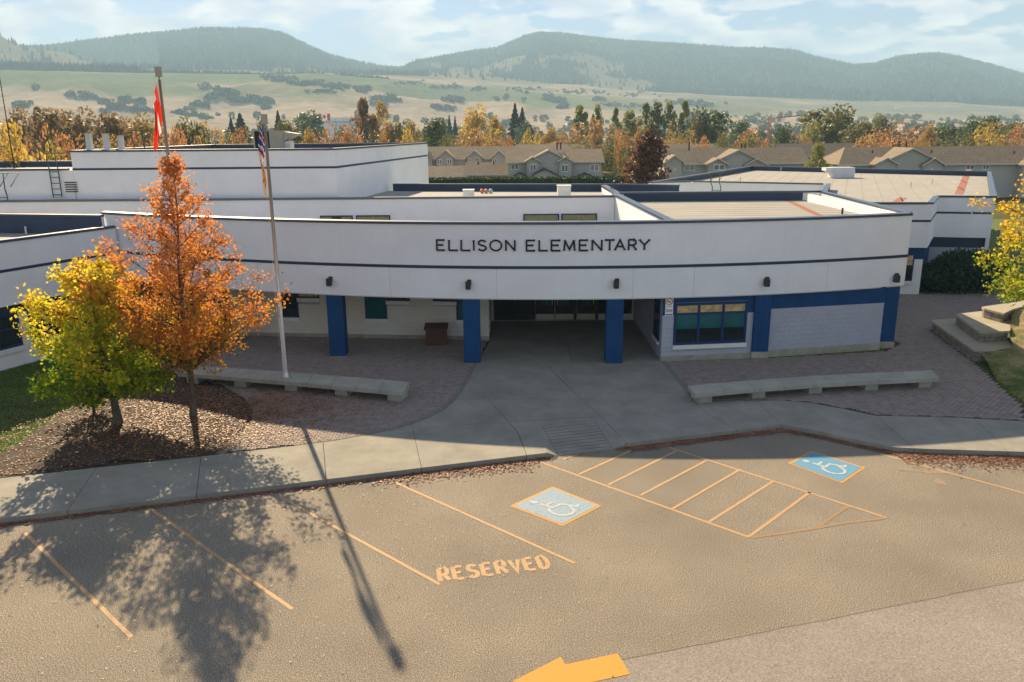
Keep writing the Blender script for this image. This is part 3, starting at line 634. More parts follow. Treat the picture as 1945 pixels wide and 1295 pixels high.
# soldier course along the concrete
sc_=MB()
def course(pts,side,wd=.2,m=0):
    for i in range(len(pts)-1):
        a=Vector(pts[i]);b=Vector(pts[i+1]); Ln=(b-a).length; d=(b-a).normalized(); n_=Vector((-d.y,d.x))*side; k=max(1,int(Ln/.1))
        for j in range(k):
            p=a+d*(Ln*(j+.06)/k); q=a+d*(Ln*(j+.94)/k); z=.157+rng.uniform(-.002,.002)
            po=[p+n_*.012,q+n_*.012,q+n_*(wd+.012),p+n_*(wd+.012)]
            if side<0: po=po[::-1]
            sc_.prism([(t_.x,t_.y) for t_ in po],.12,z,bottom=False)
course([p for p in WALK_IN if p[0]>-8.95 and p[1]<32],1); course([(6.2,31.8),(6.42,26.97)][::-1],-1); course([(-8.95,22.42),(-8.68,23.0),(-8.64,24.0),(-8.78,25.2),(-9.12,26.4),(-9.88,27.7),(-10.98,28.9)],-1)
sc_.build('edging_course',mat('paver_grey',(.20,.185,.16),.9,.15,4,.12,50,.3,60),PV,kind='stuff')
# mulch bed
def bedz(x,y): 
    d=math.hypot((x+12.3)/3.6,(y-25.3)/4.2); return .125+.16*max(0,1-d*d)
mb=MB(); gx=np.arange(-17.6,-8.5,.3); gy=np.arange(19.8,31.4,.3); idx={}
for i,x in enumerate(gx):
    for j,y in enumerate(gy):
        if inside((x,y),BED) and y>0: idx[(i,j)]=len(mb.v); mb.v.append((x,y,bedz(x,y)+rng.uniform(-.015,.02)))
for (i,j),k in idx.items():
    if (i+1,j) in idx and (i,j+1) in idx and (i+1,j+1) in idx: mb.f.append((k,idx[(i+1,j)],idx[(i+1,j+1)],idx[(i,j+1)])); mb.m.append(0)
mb.prism(BED,-.05,.121)
mb.build('mulch_bed',M['mulch'],None,kind='structure')
# right berm of dry grass
def xe(y): return float(np.interp(y,[24.4,26.1,28.1,30.84,31.45,31.5,33.1,35.3,36.0,37.4,45],[17.1,17.75,18.2,19.1,19.2,20.6,21.35,22.75,23.7,26,33]))
def bz(x,y): return .125+max(0,(x-18.2)*.07+(y-29.0)*.14)*1.0+ .02*mn.noise(Vector((x*2,y*2,0)))
bm_=MB(); rows=list(np.arange(24.4,45,.35)); nc=26
for y in rows:
    x0=xe(y)
    for i in range(nc): x=x0+(34-x0)*(i/(nc-1))**1.3; bm_.v.append((x,y,min(bz(x,y),1.9)))
for j in range(len(rows)-1):
    for i in range(nc-1): k=j*nc+i; bm_.f.append((k,k+1,k+nc+1,k+nc)); bm_.m.append(0)
bm_.build('grass_berm',M['soil_dry'],None,kind='structure')
# grass blades
gb_=MB()
def blades(n,fn,zf,h):
    for i in range(n):
        x,y=fn(); 
        if x is None: continue
        z=zf(x,y); a=rng.uniform(0,6.28); w_=.012; hh=h*rng.uniform(.5,1.3); l_=rng.normal(size=2)*.02
        k=len(gb_.v); gb_.v+=[(x-w_*math.cos(a),y-w_*math.sin(a),z),(x+w_*math.cos(a),y+w_*math.sin(a),z),(x+l_[0],y+l_[1],z+hh)]; gb_.f.append((k,k+1,k+2)); gb_.m.append(0)
def lawnL():
    x=rng.uniform(-22,-15.4); y=rng.uniform(18.5,33); 
    if inside((x,y),BED) or y<curb_y(x)+2.6: return None,None
    return x,y
blades(42000,lawnL,lambda x,y:.10,.07)
def lawnR():
    y=rng.uniform(24.5,36); x=xe(y)+rng.uniform(0.02,1)**2*6; 
    if rng.rand()<ss((y-28.5)/3)*.93: return None,None
    return x,y
blades(22000,lawnR,lambda x,y:bz(x,y)-.01,.06)
gb_.build('grass',M['grass_blade'],None,kind='stuff')
# fallen leaves
def litter(name,pts,mats,sz,lab=None):
    b=MB()
    for (x,y,z) in pts:
        a=rng.uniform(0,6.28); s=sz*rng.uniform(.6,1.3); tx,ty=rng.normal()*.3,rng.normal()*.3; ca_,sa_=math.cos(a)*s,math.sin(a)*s
        q=[(-ca_,-sa_),(sa_*.6,-ca_*.6),(ca_,sa_),(-sa_*.6,ca_*.6)]; k=len(b.v)
        lift=.006+rng.rand()*.02
        b.v+=[(x+p[0],y+p[1],z+lift+abs(p[0]*tx+p[1]*ty)) for p in q]; b.f.append((k,k+1,k+2,k+3)); b.m.append(0)
    return b.build(name,mats,None,kind='stuff')
leafmat('litter_mulch',[(.06,.035,.02),(.16,.07,.035),(.36,.15,.06),(.50,.28,.17),(.52,.19,.04)],.25,2.5)
leafmat('litter_curb',[(.09,.045,.03),(.22,.09,.05),(.32,.15,.09),(.45,.28,.2)],.2,1.5)
leafmat('litter_pale',[(.28,.22,.16),(.40,.33,.25),(.5,.42,.34),(.30,.16,.08)],.2,2)
pts=[]
while len(pts)<7200:
    x,y=rng.uniform(-17.5,-8),rng.uniform(20,31.3)
    if inside((x,y),BED):
        d=math.hypot(x+10.6,y-25.5); 
        if rng.rand()<.14+.86*math.exp(-(d/3.0)**2)+ .25*mn.noise(Vector((x,y,0))): pts.append((x,y,bedz(x,y)))
for i in range(3400):
    x,y=-9.6+abs(rng.normal())*1.7,rng.uniform(22.8,28.5)+rng.normal()*.4
    if inside((x,y),PLL): pts.append((x,y,.155))
for i in range(1700):
    x,y=rng.normal()*1.5-7.6,rng.normal()*.8+26.5
    if inside((x,y),PLL): pts.append((x,y,.155))
for i in range(1500):
    x,y=-15.5-abs(rng.normal())*1.8,rng.uniform(20,29)
    if y>curb_y(x)+2.6 and rng.rand()<.8: pts.append((x,y,.15))
litter('fallen_leaves',pts,M['litter_mulch'],.038)
pts=[]
for i in range(21000):
    x=rng.uniform(-16,24); dens=.35+.5*(x>-3)*(x<.5)+.65*(x>3.6)
    if rng.rand()>dens: continue
    if 1.3<x<3.2 and rng.rand()<.93: continue
    wdt=.10+.05*(x>3.6)+(.20 if -4<x<.8 else 0)+(.30 if x>11.5 else 0)
    y=curb_y(x)-.02-abs(rng.normal())*wdt; pts.append((x,y,.0))
litter('gutter_leaves',pts,M['litter_curb'],.042)
pts=[]
for i in range(7000):
    x=rng.uniform(-13,16); y=rng.uniform(10.5,23.9)
    if y>curb_y(x)-.1: continue
    if rng.rand()<(.15+.85*ss((3-x)/10+.3))*(.35+.65*ss((y-11)/6)): pts.append((x,y,.012 if y<seam((x-s0[0])/dx)[1] else 0.))
for i in range(160):
    x=rng.uniform(-8,18); y=curb_y(x)+rng.uniform(.1,3); pts.append((x,y,.15))
litter('stray_leaves',pts,M['litter_pale'],.022)
# ================================================================ SCHOOL
SCH=empty('school_building',(3,36,0),'long white and navy school building with a curved entrance front, blue pillars and flat roofs','school')
def yarc(x): return 31.6+(x-3)**2/84
AX=list(np.linspace(-19.05,17.0,64))
PAR=lambda x: 6.0
def arcwall(b,z0,z1,fr,bk,m=0,xs=AX):
    n=len(xs); 
    for i in range(n-1):
        x0,x1=xs[i],xs[i+1]; P_=[(x0,yarc(x0)-fr),(x1,yarc(x1)-fr),(x1,yarc(x1)+bk),(x0,yarc(x0)+bk)]
        k=len(b.v); b.v+=[(p[0],p[1],z0) for p in P_]+[(p[0],p[1],z1) for p in P_]
        b.f+=[(k,k+3,k+2,k+1),(k+4,k+5,k+6,k+7),(k,k+1,k+5,k+4),(k+2,k+3,k+7,k+6)]; b.m+=[m]*4
        if i==0: b.f.append((k+3,k,k+4,k+7)); b.m.append(m)
        if i==n-2: b.f.append((k+1,k+2,k+6,k+5)); b.m.append(m)
FAS=prt('fascia_wall',M['stucco'],SCH,lambda b:arcwall(b,2.9,5.9,0,.35),label='curved white stucco front carrying the school name')
prt('wall_stripe',M['navy'],FAS,lambda b:arcwall(b,4.12,4.24,.018,0))
prt('fascia_reveal',M['soffit'],FAS,lambda b:arcwall(b,2.86,2.9,.004,.3))
prt('parapet_cap',M['navy_metal'],SCH,lambda b:arcwall(b,5.9,6.0,.05,.42))
# fine control joints in the stucco
for jx in (-13.8,-10.9,-5.0,-.6,4.9,7.4,13.2):
    prt('control_joint',M['soffit'],FAS,lambda b:b.box(jx-.006,jx+.006,yarc(jx)-.003,yarc(jx)+.02,2.92,4.1))
# letters
LT=[('E',828,846),('L',851.5,871),('L',875,895),('I',898,903),('S',907,926),('O',930,955),('N',960,980),('E',999,1018),('L',1023,1042),('E',1046,1066),('M',1070,1093),('E',1099,1118),('N',1123,1144),('T',1147,1168),('A',1166,1188),('R',1192,1210),('Y',1212,1235)]
for ch,u0,u1 in LT:
    x0=(u0-828)/(1235-828)*8.58-3.03; x1=(u1-828)/(1235-828)*8.58-3.03; wd=.066
    b=MB(); z0=4.865
    for k,qs in enumerate(glyph(ch,x1-x0-wd*(ch!='I'),0.475-wd,wd,.045)):
        for qd in qs:
            fr=[(x0+wd*.5*(ch!='I')+p[0],z0+p[1]) for p in qd]
            A_=[(x,yarc(x)-.045-k*.0012,z) for x,z in fr]+[(x,yarc(x)+.01,z) for x,z in fr]
            b.add(A_,[(0,1,2,3),(0,4,5,1),(1,5,6,2),(2,6,7,3),(3,7,4,0)])
    b.build('letter',M['letter_black'],SCH)
# wall lights
for x,zt in ((-13.4,3.72),(-7.62,3.66),(-1.76,3.68),(4.2,3.72),(10.45,3.62),(16.49,3.46)):
    y=yarc(x)
    o=prt('wall_light',M['dark_metal'],SCH,lambda b:b.box(x-.10,x+.10,y-.27,y-.05,zt-.36,zt-.06))
    prt('bracket',M['dark_metal'],o,lambda b:b.box(x-.035,x+.13,y-.05,y,zt-.22,zt))
    prt('lens',M['glass_dark'],o,lambda b:b.box(x-.08,x+.08,y-.25,y-.07,zt-.375,zt-.36))
# pillars
for x in (-13.4,-7.48,-1.66,4.21,10.43,16.42):
    y=yarc(x)+.012; sl=(x-3)/42*.0
    o=prt('pillar',M['blue'],SCH,lambda b:b.box(x-.34,x+.34,y,y+.62,.15 if x<5 else .42,2.86))
    if x<-6 or x>5: prt('pillar_base',M['plinth'],o,lambda b:b.box(x-.355,x+.355,y-.015,y+.635,.12,.42 if x>5 else .19))
# soffit + ceiling over the entrance
def sof(b):
    for i in range(len(AX)-1):
        x0,x1=AX[i],AX[i+1]; b.prism([(x0,yarc(x0)+.35),(x1,yarc(x1)+.35),(x1,40),(x0,40)],2.95,3.1)
prt('soffit',M['soffit'],SCH,sof)
# block walls
def blockwall(p,q,z0,z1,mats,holes,budget,bw=.4,bh=.2):
    """courses of blocks on a mortar core; holes=(s0,s1,z0,z1) along p->q"""
    p=Vector(p);q=Vector(q);L_=(q-p).length;d=(q-p).normalized();n_=Vector((d.y,-d.x)); ang_=math.atan2(d.y,d.x)
    prt('wall_core',M['mortar'],SCH,lambda b:b.bar(p,q,.2,.1,2.9,.012))
    z=z0;row=0; rest=MB(); rest_n=0
    while z<z1-.02:
        zt=min(z+bh,z1); s=-(row%2)*bw/2
        while s<L_:
            segs=[(max(s,0),min(s+bw,L_))]
            for h in holes:
                if zt>h[2]+.01 and z<h[3]-.01:
                    ns_=[]
                    for a,b_ in segs:
                        if b_<=h[0] or a>=h[1]: ns_.append((a,b_))
                        else:
                            if a<h[0]: ns_.append((a,h[0]))
                            if b_>h[1]: ns_.append((h[1],b_))
                    segs=ns_
            for a,b_ in segs:
                if b_-a<.03: continue
                key=(round(b_-a,2),round(zt-z,2),mats)
                if budget[0]>0:
                    if key not in BME:
                        t_=MB(); w_=b_-a; t_.box(.003,w_-.003,0,.03,.003,zt-z-.003); BME[key]=t_.mesh('block',M[mats])
                    pos=p+d*a+n_*.002; o=link('block',BME[key],SCH,(pos.x-3,pos.y-36,z)); o.rotation_euler=(0,0,ang_); budget[0]-=1
                else:
                    aa=p+d*(a+.003);bb=p+d*(b_-.003); rest.bar(aa,bb,.03,z+.003,zt-.003,-.002); rest_n+=1
            s+=bw
        z+=bh;row+=1
    if rest_n: rest.build('blockwork',M[mats],SCH,kind='stuff')
BME={}
bud=[300]
# right of the entrance
RW0,RW1=(6.2,31.92),(10.09,32.40); RP0,RP1=(10.77,32.55),(16.08,33.62)
blockwall(RW0,RW1,.35,2.1,'block_cool',[(.49,3.64,.62,2.9)],bud)
blockwall(RP0,RP1,.40,2.2,'block_cool',[],bud)
W0,W1=(-13.4,36.94),(-1.04,35.70)
wd_=(Vector(W1)-Vector(W0)).normalized(); sx=lambda x:(x-W0[0])/wd_.x
HO=[]
for (a,b_,zs) in ((-11.0,-10.02,.90),(-10.02,-8.98,1.84),(-6.83,-5.8,.90),(-5.8,-4.70,1.76),(-3.63,-2.55,1.76),(-2.55,-1.55,.90)): HO.append((sx(a),sx(b_),zs,2.95))
blockwall(W0,W1,.30,2.9,'block',HO,bud)
prt('plinth',M['plinth'],SCH,lambda b:b.bar(W0,W1,.03,.1,.30,-.012))
prt('plinth',M['plinth'],SCH,lambda b:b.bar(RW0,RW1,.05,.1,.35,-.035)); prt('plinth',M['plinth'],SCH,lambda b:b.bar(RP0,RP1,.05,.1,.40,-.035))
prt('blue_band',M['blue'],SCH,lambda b:b.bar(RP0,RP1,.05,2.2,2.9,-.012)); 
def bb1(b):
    d=(Vector(RW1)-Vector(RW0)).normalized(); P0=Vector(RW0)
    b.bar(P0,P0+d*.49,.05,2.1,2.62,-.012); b.bar(P0+d*3.64,Vector(RW1),.05,2.1,2.62,-.012); b.bar(P0,RW1,.05,2.62,2.9,-.012)
prt('blue_band',M['blue'],SCH,bb1)
prt('wall_end',M['stucco'],SCH,lambda b:b.box(16.6,16.78,34.6,46.4,.1,2.95)); prt('sun_block_wall',M['stucco'],SCH,lambda b:(b.bar((16.6,46.2),(17.75,46.2),.2,.1,5.3),b.bar((17.7,46.75),(20.25,45.45),.2,.1,5.25)))  # unseen gap walls added behind the wall end to stop a sun leak
prt('wall',M['stucco'],SCH,lambda b:b.box(16.78,16.97,34.45,45.6,2.9,5.9)); 
# side walls of the porch and door wall
prt('porch_wall',M['block'],SCH,lambda b:b.box(-1.24,-1.04,35.74,39.6,.1,2.95)); prt('porch_wall',M['block_cool'],SCH,lambda b:b.box(6.2,6.4,32.0,39.6,.1,2.95))
prt('porch_back_wall',M['block'],SCH,lambda b:b.box(-1.04,6.2,39.62,39.8,.1,2.95))
# windows: frame with panes and sill
def window(p,q,z0,z1,cols_,rows,sillz=None,mats=None,lab=None,frame=.06,proud=.0,sillm='sill',split=()):
    p=Vector(p);q=Vector(q);L_=(q-p).length;d=(q-p).normalized()
    F=MB(); F.bar(p,q,.045,z0,z0+frame,-.035); F.bar(p,q,.045,z1-frame,z1,-.035)
    xs=[L_*i/cols_ for i in range(cols_+1)]
    for i,x in enumerate(xs):
        a=min(max(x-frame/2,0),L_-frame) if 0<i<cols_ else (0 if i==0 else L_-frame)
        F.bar(p+d*a,p+d*(a+frame),.043,z0+frame,z1-frame,-.034)
    for r_ in rows:
        for i in range(cols_): F.bar(p+d*(xs[i]+frame*(.5 if i else 1)),p+d*(xs[i+1]-frame*(.5 if i<cols_-1 else 1)),.041,r_-frame*.4,r_+frame*.4,-.032)
    fo=F.build('window',M['frame_blue'],SCH,label=lab)
    zs=[z0+frame]+list(split)+list(rows)+[z1-frame]
    for i in range(cols_):
        for j in range(len(zs)-1):
            mm=mats(i,j) if mats else 'glass_dark'
            prt('pane',M[mm],fo,lambda b:b.bar(p+d*(xs[i]+frame*.45),p+d*(xs[i+1]-frame*.45),.015,zs[j],zs[j+1],-.010))
    if sillz: prt('sill',M[sillm],fo,lambda b:b.bar(p-d*.02,q+d*.02,.10,sillz[0],sillz[1],-.09))
    return fo
dR=(Vector(RW1)-Vector(RW0)).normalized(); P0=Vector(RW0)
WR=window(P0+dR*.49,P0+dR*3.64,.82,2.60,3,[2.14],(.64,.815),lambda i,j:('glass_dark','glass_teal','pane_gold')[j],split=[1.5],lab='wide three-pane window with golden transoms',frame=.11,proud=.012)
for (a,b_,zs,mt_) in ((-11.0,-10.02,.90,'glass_dark'),(-10.02,-8.98,1.84,'pane_gold'),(-6.83,-5.8,.90,'glass_teal'),(-5.8,-4.70,1.76,'glass_dark'),(-3.63,-2.55,1.76,'glass_dark'),(-2.55,-1.55,.90,'glass_teal')):
    pa=Vector(W0)+wd_*sx(a); pb_=Vector(W0)+wd_*sx(b_)
    window(pa,pb_,zs+.17,2.84,1,[2.2] if zs<1.5 else [],(zs,zs+.17),lambda i,j:(mt_ if not j else 'pane_gold' if mt_=='glass_dark' and zs<1.5 else 'glass_teal'),frame=.07,proud=.012)
window((-1.038,38.4),(-1.038,36.6),.9,2.3,1,[],(.74,.9),lambda i,j:'glass_dark',proud=.0)
window((6.198,32.4),(6.198,33.9),.75,2.6,2,[],(.6,.75),lambda i,j:'glass_dark',proud=.0) if False else None
def win_side(x,ya,yb,z0,z1,dirx):
    F=MB(); s_=dirx
    xa,xb=sorted((x,x+s_*.04)); F.box(xa,xb,ya,yb,z0,z0+.07);F.box(xa,xb,ya,yb,z1-.07,z1);F.box(xa,xb,ya,ya+.07,z0+.07,z1-.07);F.box(xa,xb,yb-.07,yb,z0+.07,z1-.07); F.box(xa,xb,(ya+yb)/2-.03,(ya+yb)/2+.03,z0+.07,z1-.07)
    fo=F.build('window',M['frame_blue'],SCH); xa,xb=sorted((x,x+s_*.015))
    prt('pane',M['glass_dark'],fo,lambda b:b.box(xa,xb,ya+.07,(ya+yb)/2-.03,z0+.07,z1-.07)); prt('pane',M['glass_dark'],fo,lambda b:b.box(xa,xb,(ya+yb)/2+.03,yb-.07,z0+.07,z1-.07))
    xa,xb=sorted((x,x+s_*.09)); prt('sill',M['sill'],fo,lambda b:b.box(xa,xb,ya-.02,yb+.02,z0-.12,z0-.001))
win_side(6.2,32.45,33.7,.85,2.6,-1)
# doors
for i,x0 in enumerate((1.22,2.2,3.30)):
    x1=x0+.95
    dr=prt('door',M['door_dark'],SCH,lambda b:b.box(x0+.01,x1-.01,39.50,39.56,.17,2.35),label=['left entrance door with steel kickplate','middle entrance door with steel kickplate','right entrance door with steel kickplate'][i])
    prt('kickplate',M['kickplate'],dr,lambda b:b.box(x0+.03,x1-.03,39.488,39.499,.19,.47))
    prt('door_window',M['glass_teal'],dr,lambda b:b.box(x0+.26,x0+.70,39.49,39.499,.95,1.75))
    prt('door_handle',M['aluminium'],dr,lambda b:b.tube([(x0+(.83 if i!=1 else .12),39.44,.95),(x0+(.83 if i!=1 else .12),39.44,1.3)],.018,6))
prt('door_frame',M['door_dark'],SCH,lambda b:(b.box(-.9,1.2,39.56,39.61,.15,.45),b.box(-.9,6.1,39.56,39.61,2.36,2.6),b.box(3.17,3.28,39.5,39.61,.15,2.36),b.box(4.27,4.4,39.5,39.61,.15,2.36),b.box(-.9,-.8,39.5,39.61,.45,2.36),b.box(.12,.2,39.5,39.61,.45,2.36),b.box(1.12,1.2,39.5,39.56,.45,2.36)))
for xa,xb in ((-.8,.12),(.2,1.12),(4.4,5.3),(5.36,6.1)): prt('pane',M['glass_dark'],SCH,lambda b:b.box(xa,xb,39.54,39.555,.45,2.36))
prt('fire_bell',M['white_metal'],SCH,lambda b:b.box(5.1,5.2,39.46,39.54,.95,1.08))
# ---- roof masses: walls with parapets
def mass(poly,z0,zt,zr,stripe=None,lab=None,capd=.11,low=(),skip=(),wallmat='stucco',th=.22,roofm='roof_beige'):
    n=len(poly); P_=[Vector(p) for p in poly]   # counter-clockwise
    for i in range(n):
        if i in skip: continue
        a,b=P_[i],P_[(i+1)%n]; d=(b-a).normalized()
        b2=b-d*.0
        o=prt('wall',M[wallmat],SCH,lambda m_:m_.bar(a,b2,th,-.6 if i in low else z0,zt-capd,0))
        if stripe: prt('wall_stripe',M['navy'],o,lambda m_:m_.bar(a-d*.01,b2+d*.01,.012,stripe,stripe+.12,-.0125))
        prt('parapet_lining',M['lining'],SCH,lambda m_:m_.bar(a+d*(th+.002),b2-d*(th+.002),.02,zr-.05,zt-capd-.001,th+.001))
        prt('parapet_cap',M['navy_metal'],SCH,lambda m_:m_.bar(a-d*.04,b2-d*.28 if (n>1) else b2,th+.1,zt-capd,zt,-.05))
    inner=offset_in(poly,th+.023)
    return prt('roof',M[roofm],SCH,lambda m_:m_.prism(inner,zr-.25,zr),label=lab)
# entrance block roof (right), behind the curved front
def capbar(p,q,z1,wd=.32,h=.11): prt('parapet_cap',M['navy_metal'],SCH,lambda m_:m_.bar(p,q,wd,z1-h,z1,0))
prt('parapet_lining',M['lining'],SCH,lambda m_:m_.box(6.5,16.8,46.4,46.44,5.3,5.93)); prt('wall',M['stucco'],SCH,lambda m_:m_.box(6.2,17.1,46.45,46.7,3,5.93)); prt('parapet_cap',M['navy_metal'],SCH,lambda m_:m_.box(6.2,17.9,46.38,46.74,5.93,6.03))
RB=[(x,yarc(x)+.36) for x in np.linspace(6.5,16.9,16)]
prt('roof',M['roof_beige'],SCH,lambda m_:m_.prism(RB+[(17.6,46.38),(6.5,46.38)],5.2,5.5),label='beige membrane roof behind the curved front')
prt('wall',M['stucco'],SCH,lambda m_:m_.bar((6.25,yarc(6.2)+.36),(5.85,46.4),.25,3.0,5.90,-.25)); 
prt('parapet_cap',M['navy_metal'],SCH,lambda m_:m_.bar((6.25,yarc(6.2)+.43),(5.85,46.37),.36,5.90,6.0,-.31))
prt('parapet_lining',M['white_metal'],SCH,lambda m_:m_.bar((16.9,yarc(17)+.36),(17.8,46.3),.03,5.4,5.89,.03)); prt('wall',M['stucco'],SCH,lambda m_:m_.bar((16.93,yarc(17)+.36),(17.84,46.4),.2,3,5.90,-.2));  # lining painted pale: sunlight on this inner face put into its colour
prt('parapet_cap',M['navy_metal'],SCH,lambda m_:m_.bar((16.93,yarc(17)+.43),(17.84,46.37),.34,5.90,6.0,-.26))
prt('roof_patch_strip',M['roof_red'],SCH,lambda m_:m_.bar(G(1497,381,5.51),G(1560,411,5.51),.35,5.49,5.508,-.15))
prt('roof_vent',M['dark_metal'],SCH,lambda m_:m_.tube([(15.9,38.5,5.5),(15.9,38.5,5.8)],.05,8))
# low roof between curved front and second wall
prt('roof',M['roof_beige'],SCH,lambda m_:m_.prism([(x,yarc(x)+.36) for x in np.linspace(-18.6,5.9,24)]+[(5.8,45.5),(-20,45.5)],4.0,4.25),label='low roof behind the curved front')
# second wall
prt('wall',M['stucco'],SCH,lambda m_:m_.box(-40,5.85,45.5,45.75,3.0,5.82),label='long upper wall with clerestory windows'); prt('parapet_cap',M['navy_metal'],SCH,lambda m_:m_.box(-40,5.85,45.44,45.82,5.82,5.93))
for (u0,u1,c_) in ((608,670,3),(676,741,2),(994,1062,2),(1066,1134,2)):
    xa=Yp(u0,412,45.44)[0];xb=Yp(u1,412,45.44)[0]
    F=MB(); F.box(xa,xb,45.43,45.5,4.86,4.93);F.box(xa,xb,45.43,45.5,4.3,4.37);F.box(xa,xa+.07,45.43,45.5,4.37,4.86);F.box(xb-.07,xb,45.43,45.5,4.37,4.86)
    fo=F.build('window',M['frame_blue'],SCH); 
    for k in range(c_):
        a=xa+.07+(xb-xa-.14)*k/c_; b_=xa+.07+(xb-xa-.14)*(k+1)/c_
        prt('pane',M['blind_olive' if (k+int(u0))%3 else 'glass_dark'],fo,lambda b:b.box(a+.01,b_-.01,45.46,45.49,4.37,4.86))
prt('roof_unit',M['white_metal'],SCH,lambda b:(b.box(2.6,3.75,44.0,44.8,4.25,4.62),b.prism([(2.6,44.0),(2.3,44.0),(2.3,44.8),(2.6,44.8)][::-1],4.25,[4.6,4.35,4.35,4.6])))
prt('roof_unit',M['white_metal'],SCH,lambda b:b.box(-8.3,-7.3,41,42,4.25,4.5))
# middle roof behind it
prt('roof',M['roof_beige'],SCH,lambda m_:m_.prism([(-10,45.76),(6.2,45.76),(6.5,46.9),(6.5,54.7),(-9,56.5)],5.2,5.5),label='beige flat roof beyond the upper wall')
BR=[(-8.2,56.3),(7.3,54.2),(11.0,52.8)]
for a,b_ in zip(BR[:-1],BR[1:]):
    prt('parapet_lining',M['lining'],SCH,lambda m_:m_.bar(a,b_,.03,5.3,5.9,0)); prt('wall',M['stucco'],SCH,lambda m_:m_.bar(a,b_,.2,0,5.9,.03)); prt('parapet_cap',M['navy_metal'],SCH,lambda m_:m_.bar(a,b_,.35,5.9,6.0,-.04))
prt('parapet_end',M['stucco'],SCH,lambda m_:m_.box(6.05,6.35,46.8,54.1,5.3,5.86)); prt('parapet_cap',M['navy_metal'],SCH,lambda m_:m_.box(6.0,6.4,46.8,54.0,5.862,5.96))
for (u,z1,wd) in ((890,6.15,.62),(1071.5,6.35,.76)):
    x=Yp(u,370,47.2)[0]; o=prt('skylight_curb',M['white_metal'],SCH,lambda b:b.box(x-wd/2,x+wd/2,47.0,47.0+wd,5.5,z1)); prt('skylight_lid',M['white_metal'],o,lambda b:b.box(x-wd/2-.03,x+wd/2+.03,46.97,47.03+wd,z1,z1+.05))
for (nm,u,mt_,lb) in (('toy_ball',915.5,'ball_orange','orange ball lost on the flat roof, left of the pink one'),('toy_ball',923.5,'ball_pink','pink ball on the flat roof between the orange and mint ones'),('toy_ball',932,'ball_mint','mint green ball on the flat roof beside the pink ball')):
    x=Yp(u,359,53.5)[0]; bm2=MB()
    r_=.15
    for i in range(7):
        for j in range(12):
            t=math.pi*i/6; p=2*math.pi*j/12; bm2.v.append((x+r_*math.sin(t)*math.cos(p),53.5+r_*math.sin(t)*math.sin(p),5.65+r_*math.cos(t)))
    for i in range(6):
        for j in range(12): bm2.f.append((i*12+j,(i+1)*12+j,(i+1)*12+(j+1)%12,i*12+(j+1)%12)); bm2.m.append(0)
    bm2.thing(nm,M[mt_],lb,'ball',(x,53.5,5.5),'balls left on the flat roof',True)
# gym
gx0=Yp(133,285,46.5)[0]; GY=[(gx0,46.5),(-9.97,46.5),(-6.9,68.2),(-24.0,66.0)]
mass(GY,3.0,8.62,8.2,7.50,'gymnasium flat roof')
GX=[(-42,46.5),(gx0-.05,46.5),(gx0-.05,60),(-42,60)]
mass(GX,3.0,7.62,7.2,None,'lower roof left of the gymnasium',skip=(1,))
def vent(x,y,z0,z1,r_,cap=True,lab=None):
    o=prt('vent_pipe',M['white_metal'],SCH,lambda b:b.tube([(x,y,z0),(x,y,z1)],r_,12),smooth=True,label=lab)
    if cap: prt('vent_cap',M['unit_beige'],o,lambda b:(b.tube([(x,y,z1+.001),(x,y,z1+.06)],r_*1.3,12)))
vent(-24.6,48.0,8.2,9.50,.19); vent(-23.6,48.0,8.2,9.48,.19); vent(-22.75,48.0,8.2,9.35,.18)
prt('flue',M['dark_metal'],SCH,lambda b:b.tube([(-22.95,48.1,8.2),(-22.95,48.1,9.95)],.06,8))
A0=Yp(480,248,50)[0]; 
AC=prt('rooftop_unit',M['unit_beige'],SCH,lambda b:(b.box(-15.7,-15.62,50.2,51.6,8.2,9.66),b.box(-14.72,-13.85,50.2,51.6,8.2,9.62),b.box(-15.7,-14.7,51.5,51.6,8.2,9.6),b.box(-13.85,-13.84,50.3,51.5,8.3,9.5)))
prt('grille',M['black_grille'],AC,lambda b:b.box(-15.61,-14.73,50.25,50.3,8.2,9.58)); prt('hood',M['unit_beige'],AC,lambda b:b.add([(-13.83,50.2,9.55),(-13.0,50.2,9.42),(-13.83,50.2,9.0),(-13.83,51.4,9.55),(-13.0,51.4,9.42),(-13.83,51.4,9.0)],[(0,2,1),(3,4,5),(0,1,4,3),(1,2,5,4)]))
prt('louvre',M['white_metal'],AC,lambda b:[b.box(-13.83,-13.55,50.2,50.3,8.3+k*.13,8.36+k*.13) for k in range(5)]+[b.box(-13.83,-13.5,50.3,51.2,8.2,8.98)])
prt('wall_grille',M['dark_metal'],SCH,lambda b:[b.box(-25.55,-24.85,46.44,46.495,6.28+k*.13,6.34+k*.13) for k in range(5)])
for (u,v) in ((744,293),): pass
# roof ladders
def ladder(x0,x1,y,z0,z1,dav,lab,flip=1):
    o=prt('roof_ladder',M['green_metal'],SCH,lambda b:(b.tube([(x0,y,z0),(x0,y,z1)],.035,6),b.tube([(x1,y,z0),(x1,y,z1)],.035,6)),label=lab)
    z=z0+.15
    while z<z1: prt('rung',M['green_metal'],o,lambda b:b.tube([(x0,y,z),(x1,y,z)],.022,6)); z+=.32
    for x,s_ in ((x0,-1),(x1,-1)):
        prt('grab_rail',M['green_metal'],o,lambda b:b.tube([(x,y,z1),(x-.12*flip,y+.1,z1+.35),(x-.12*flip,y+.15,z1+dav),(x+.42*flip,y+.75,z1+dav),(x+.0,y+.45,z1+.45)],.032,6))
    return o
ladder(-26.25,-25.75,46.35,6.0,7.62,.85,'green roof ladder on the white wall left of the gymnasium')
ladder(-28.4,-27.8,44.6,6.0,6.25,1.2,'green ladder top rails at the left roof edge')
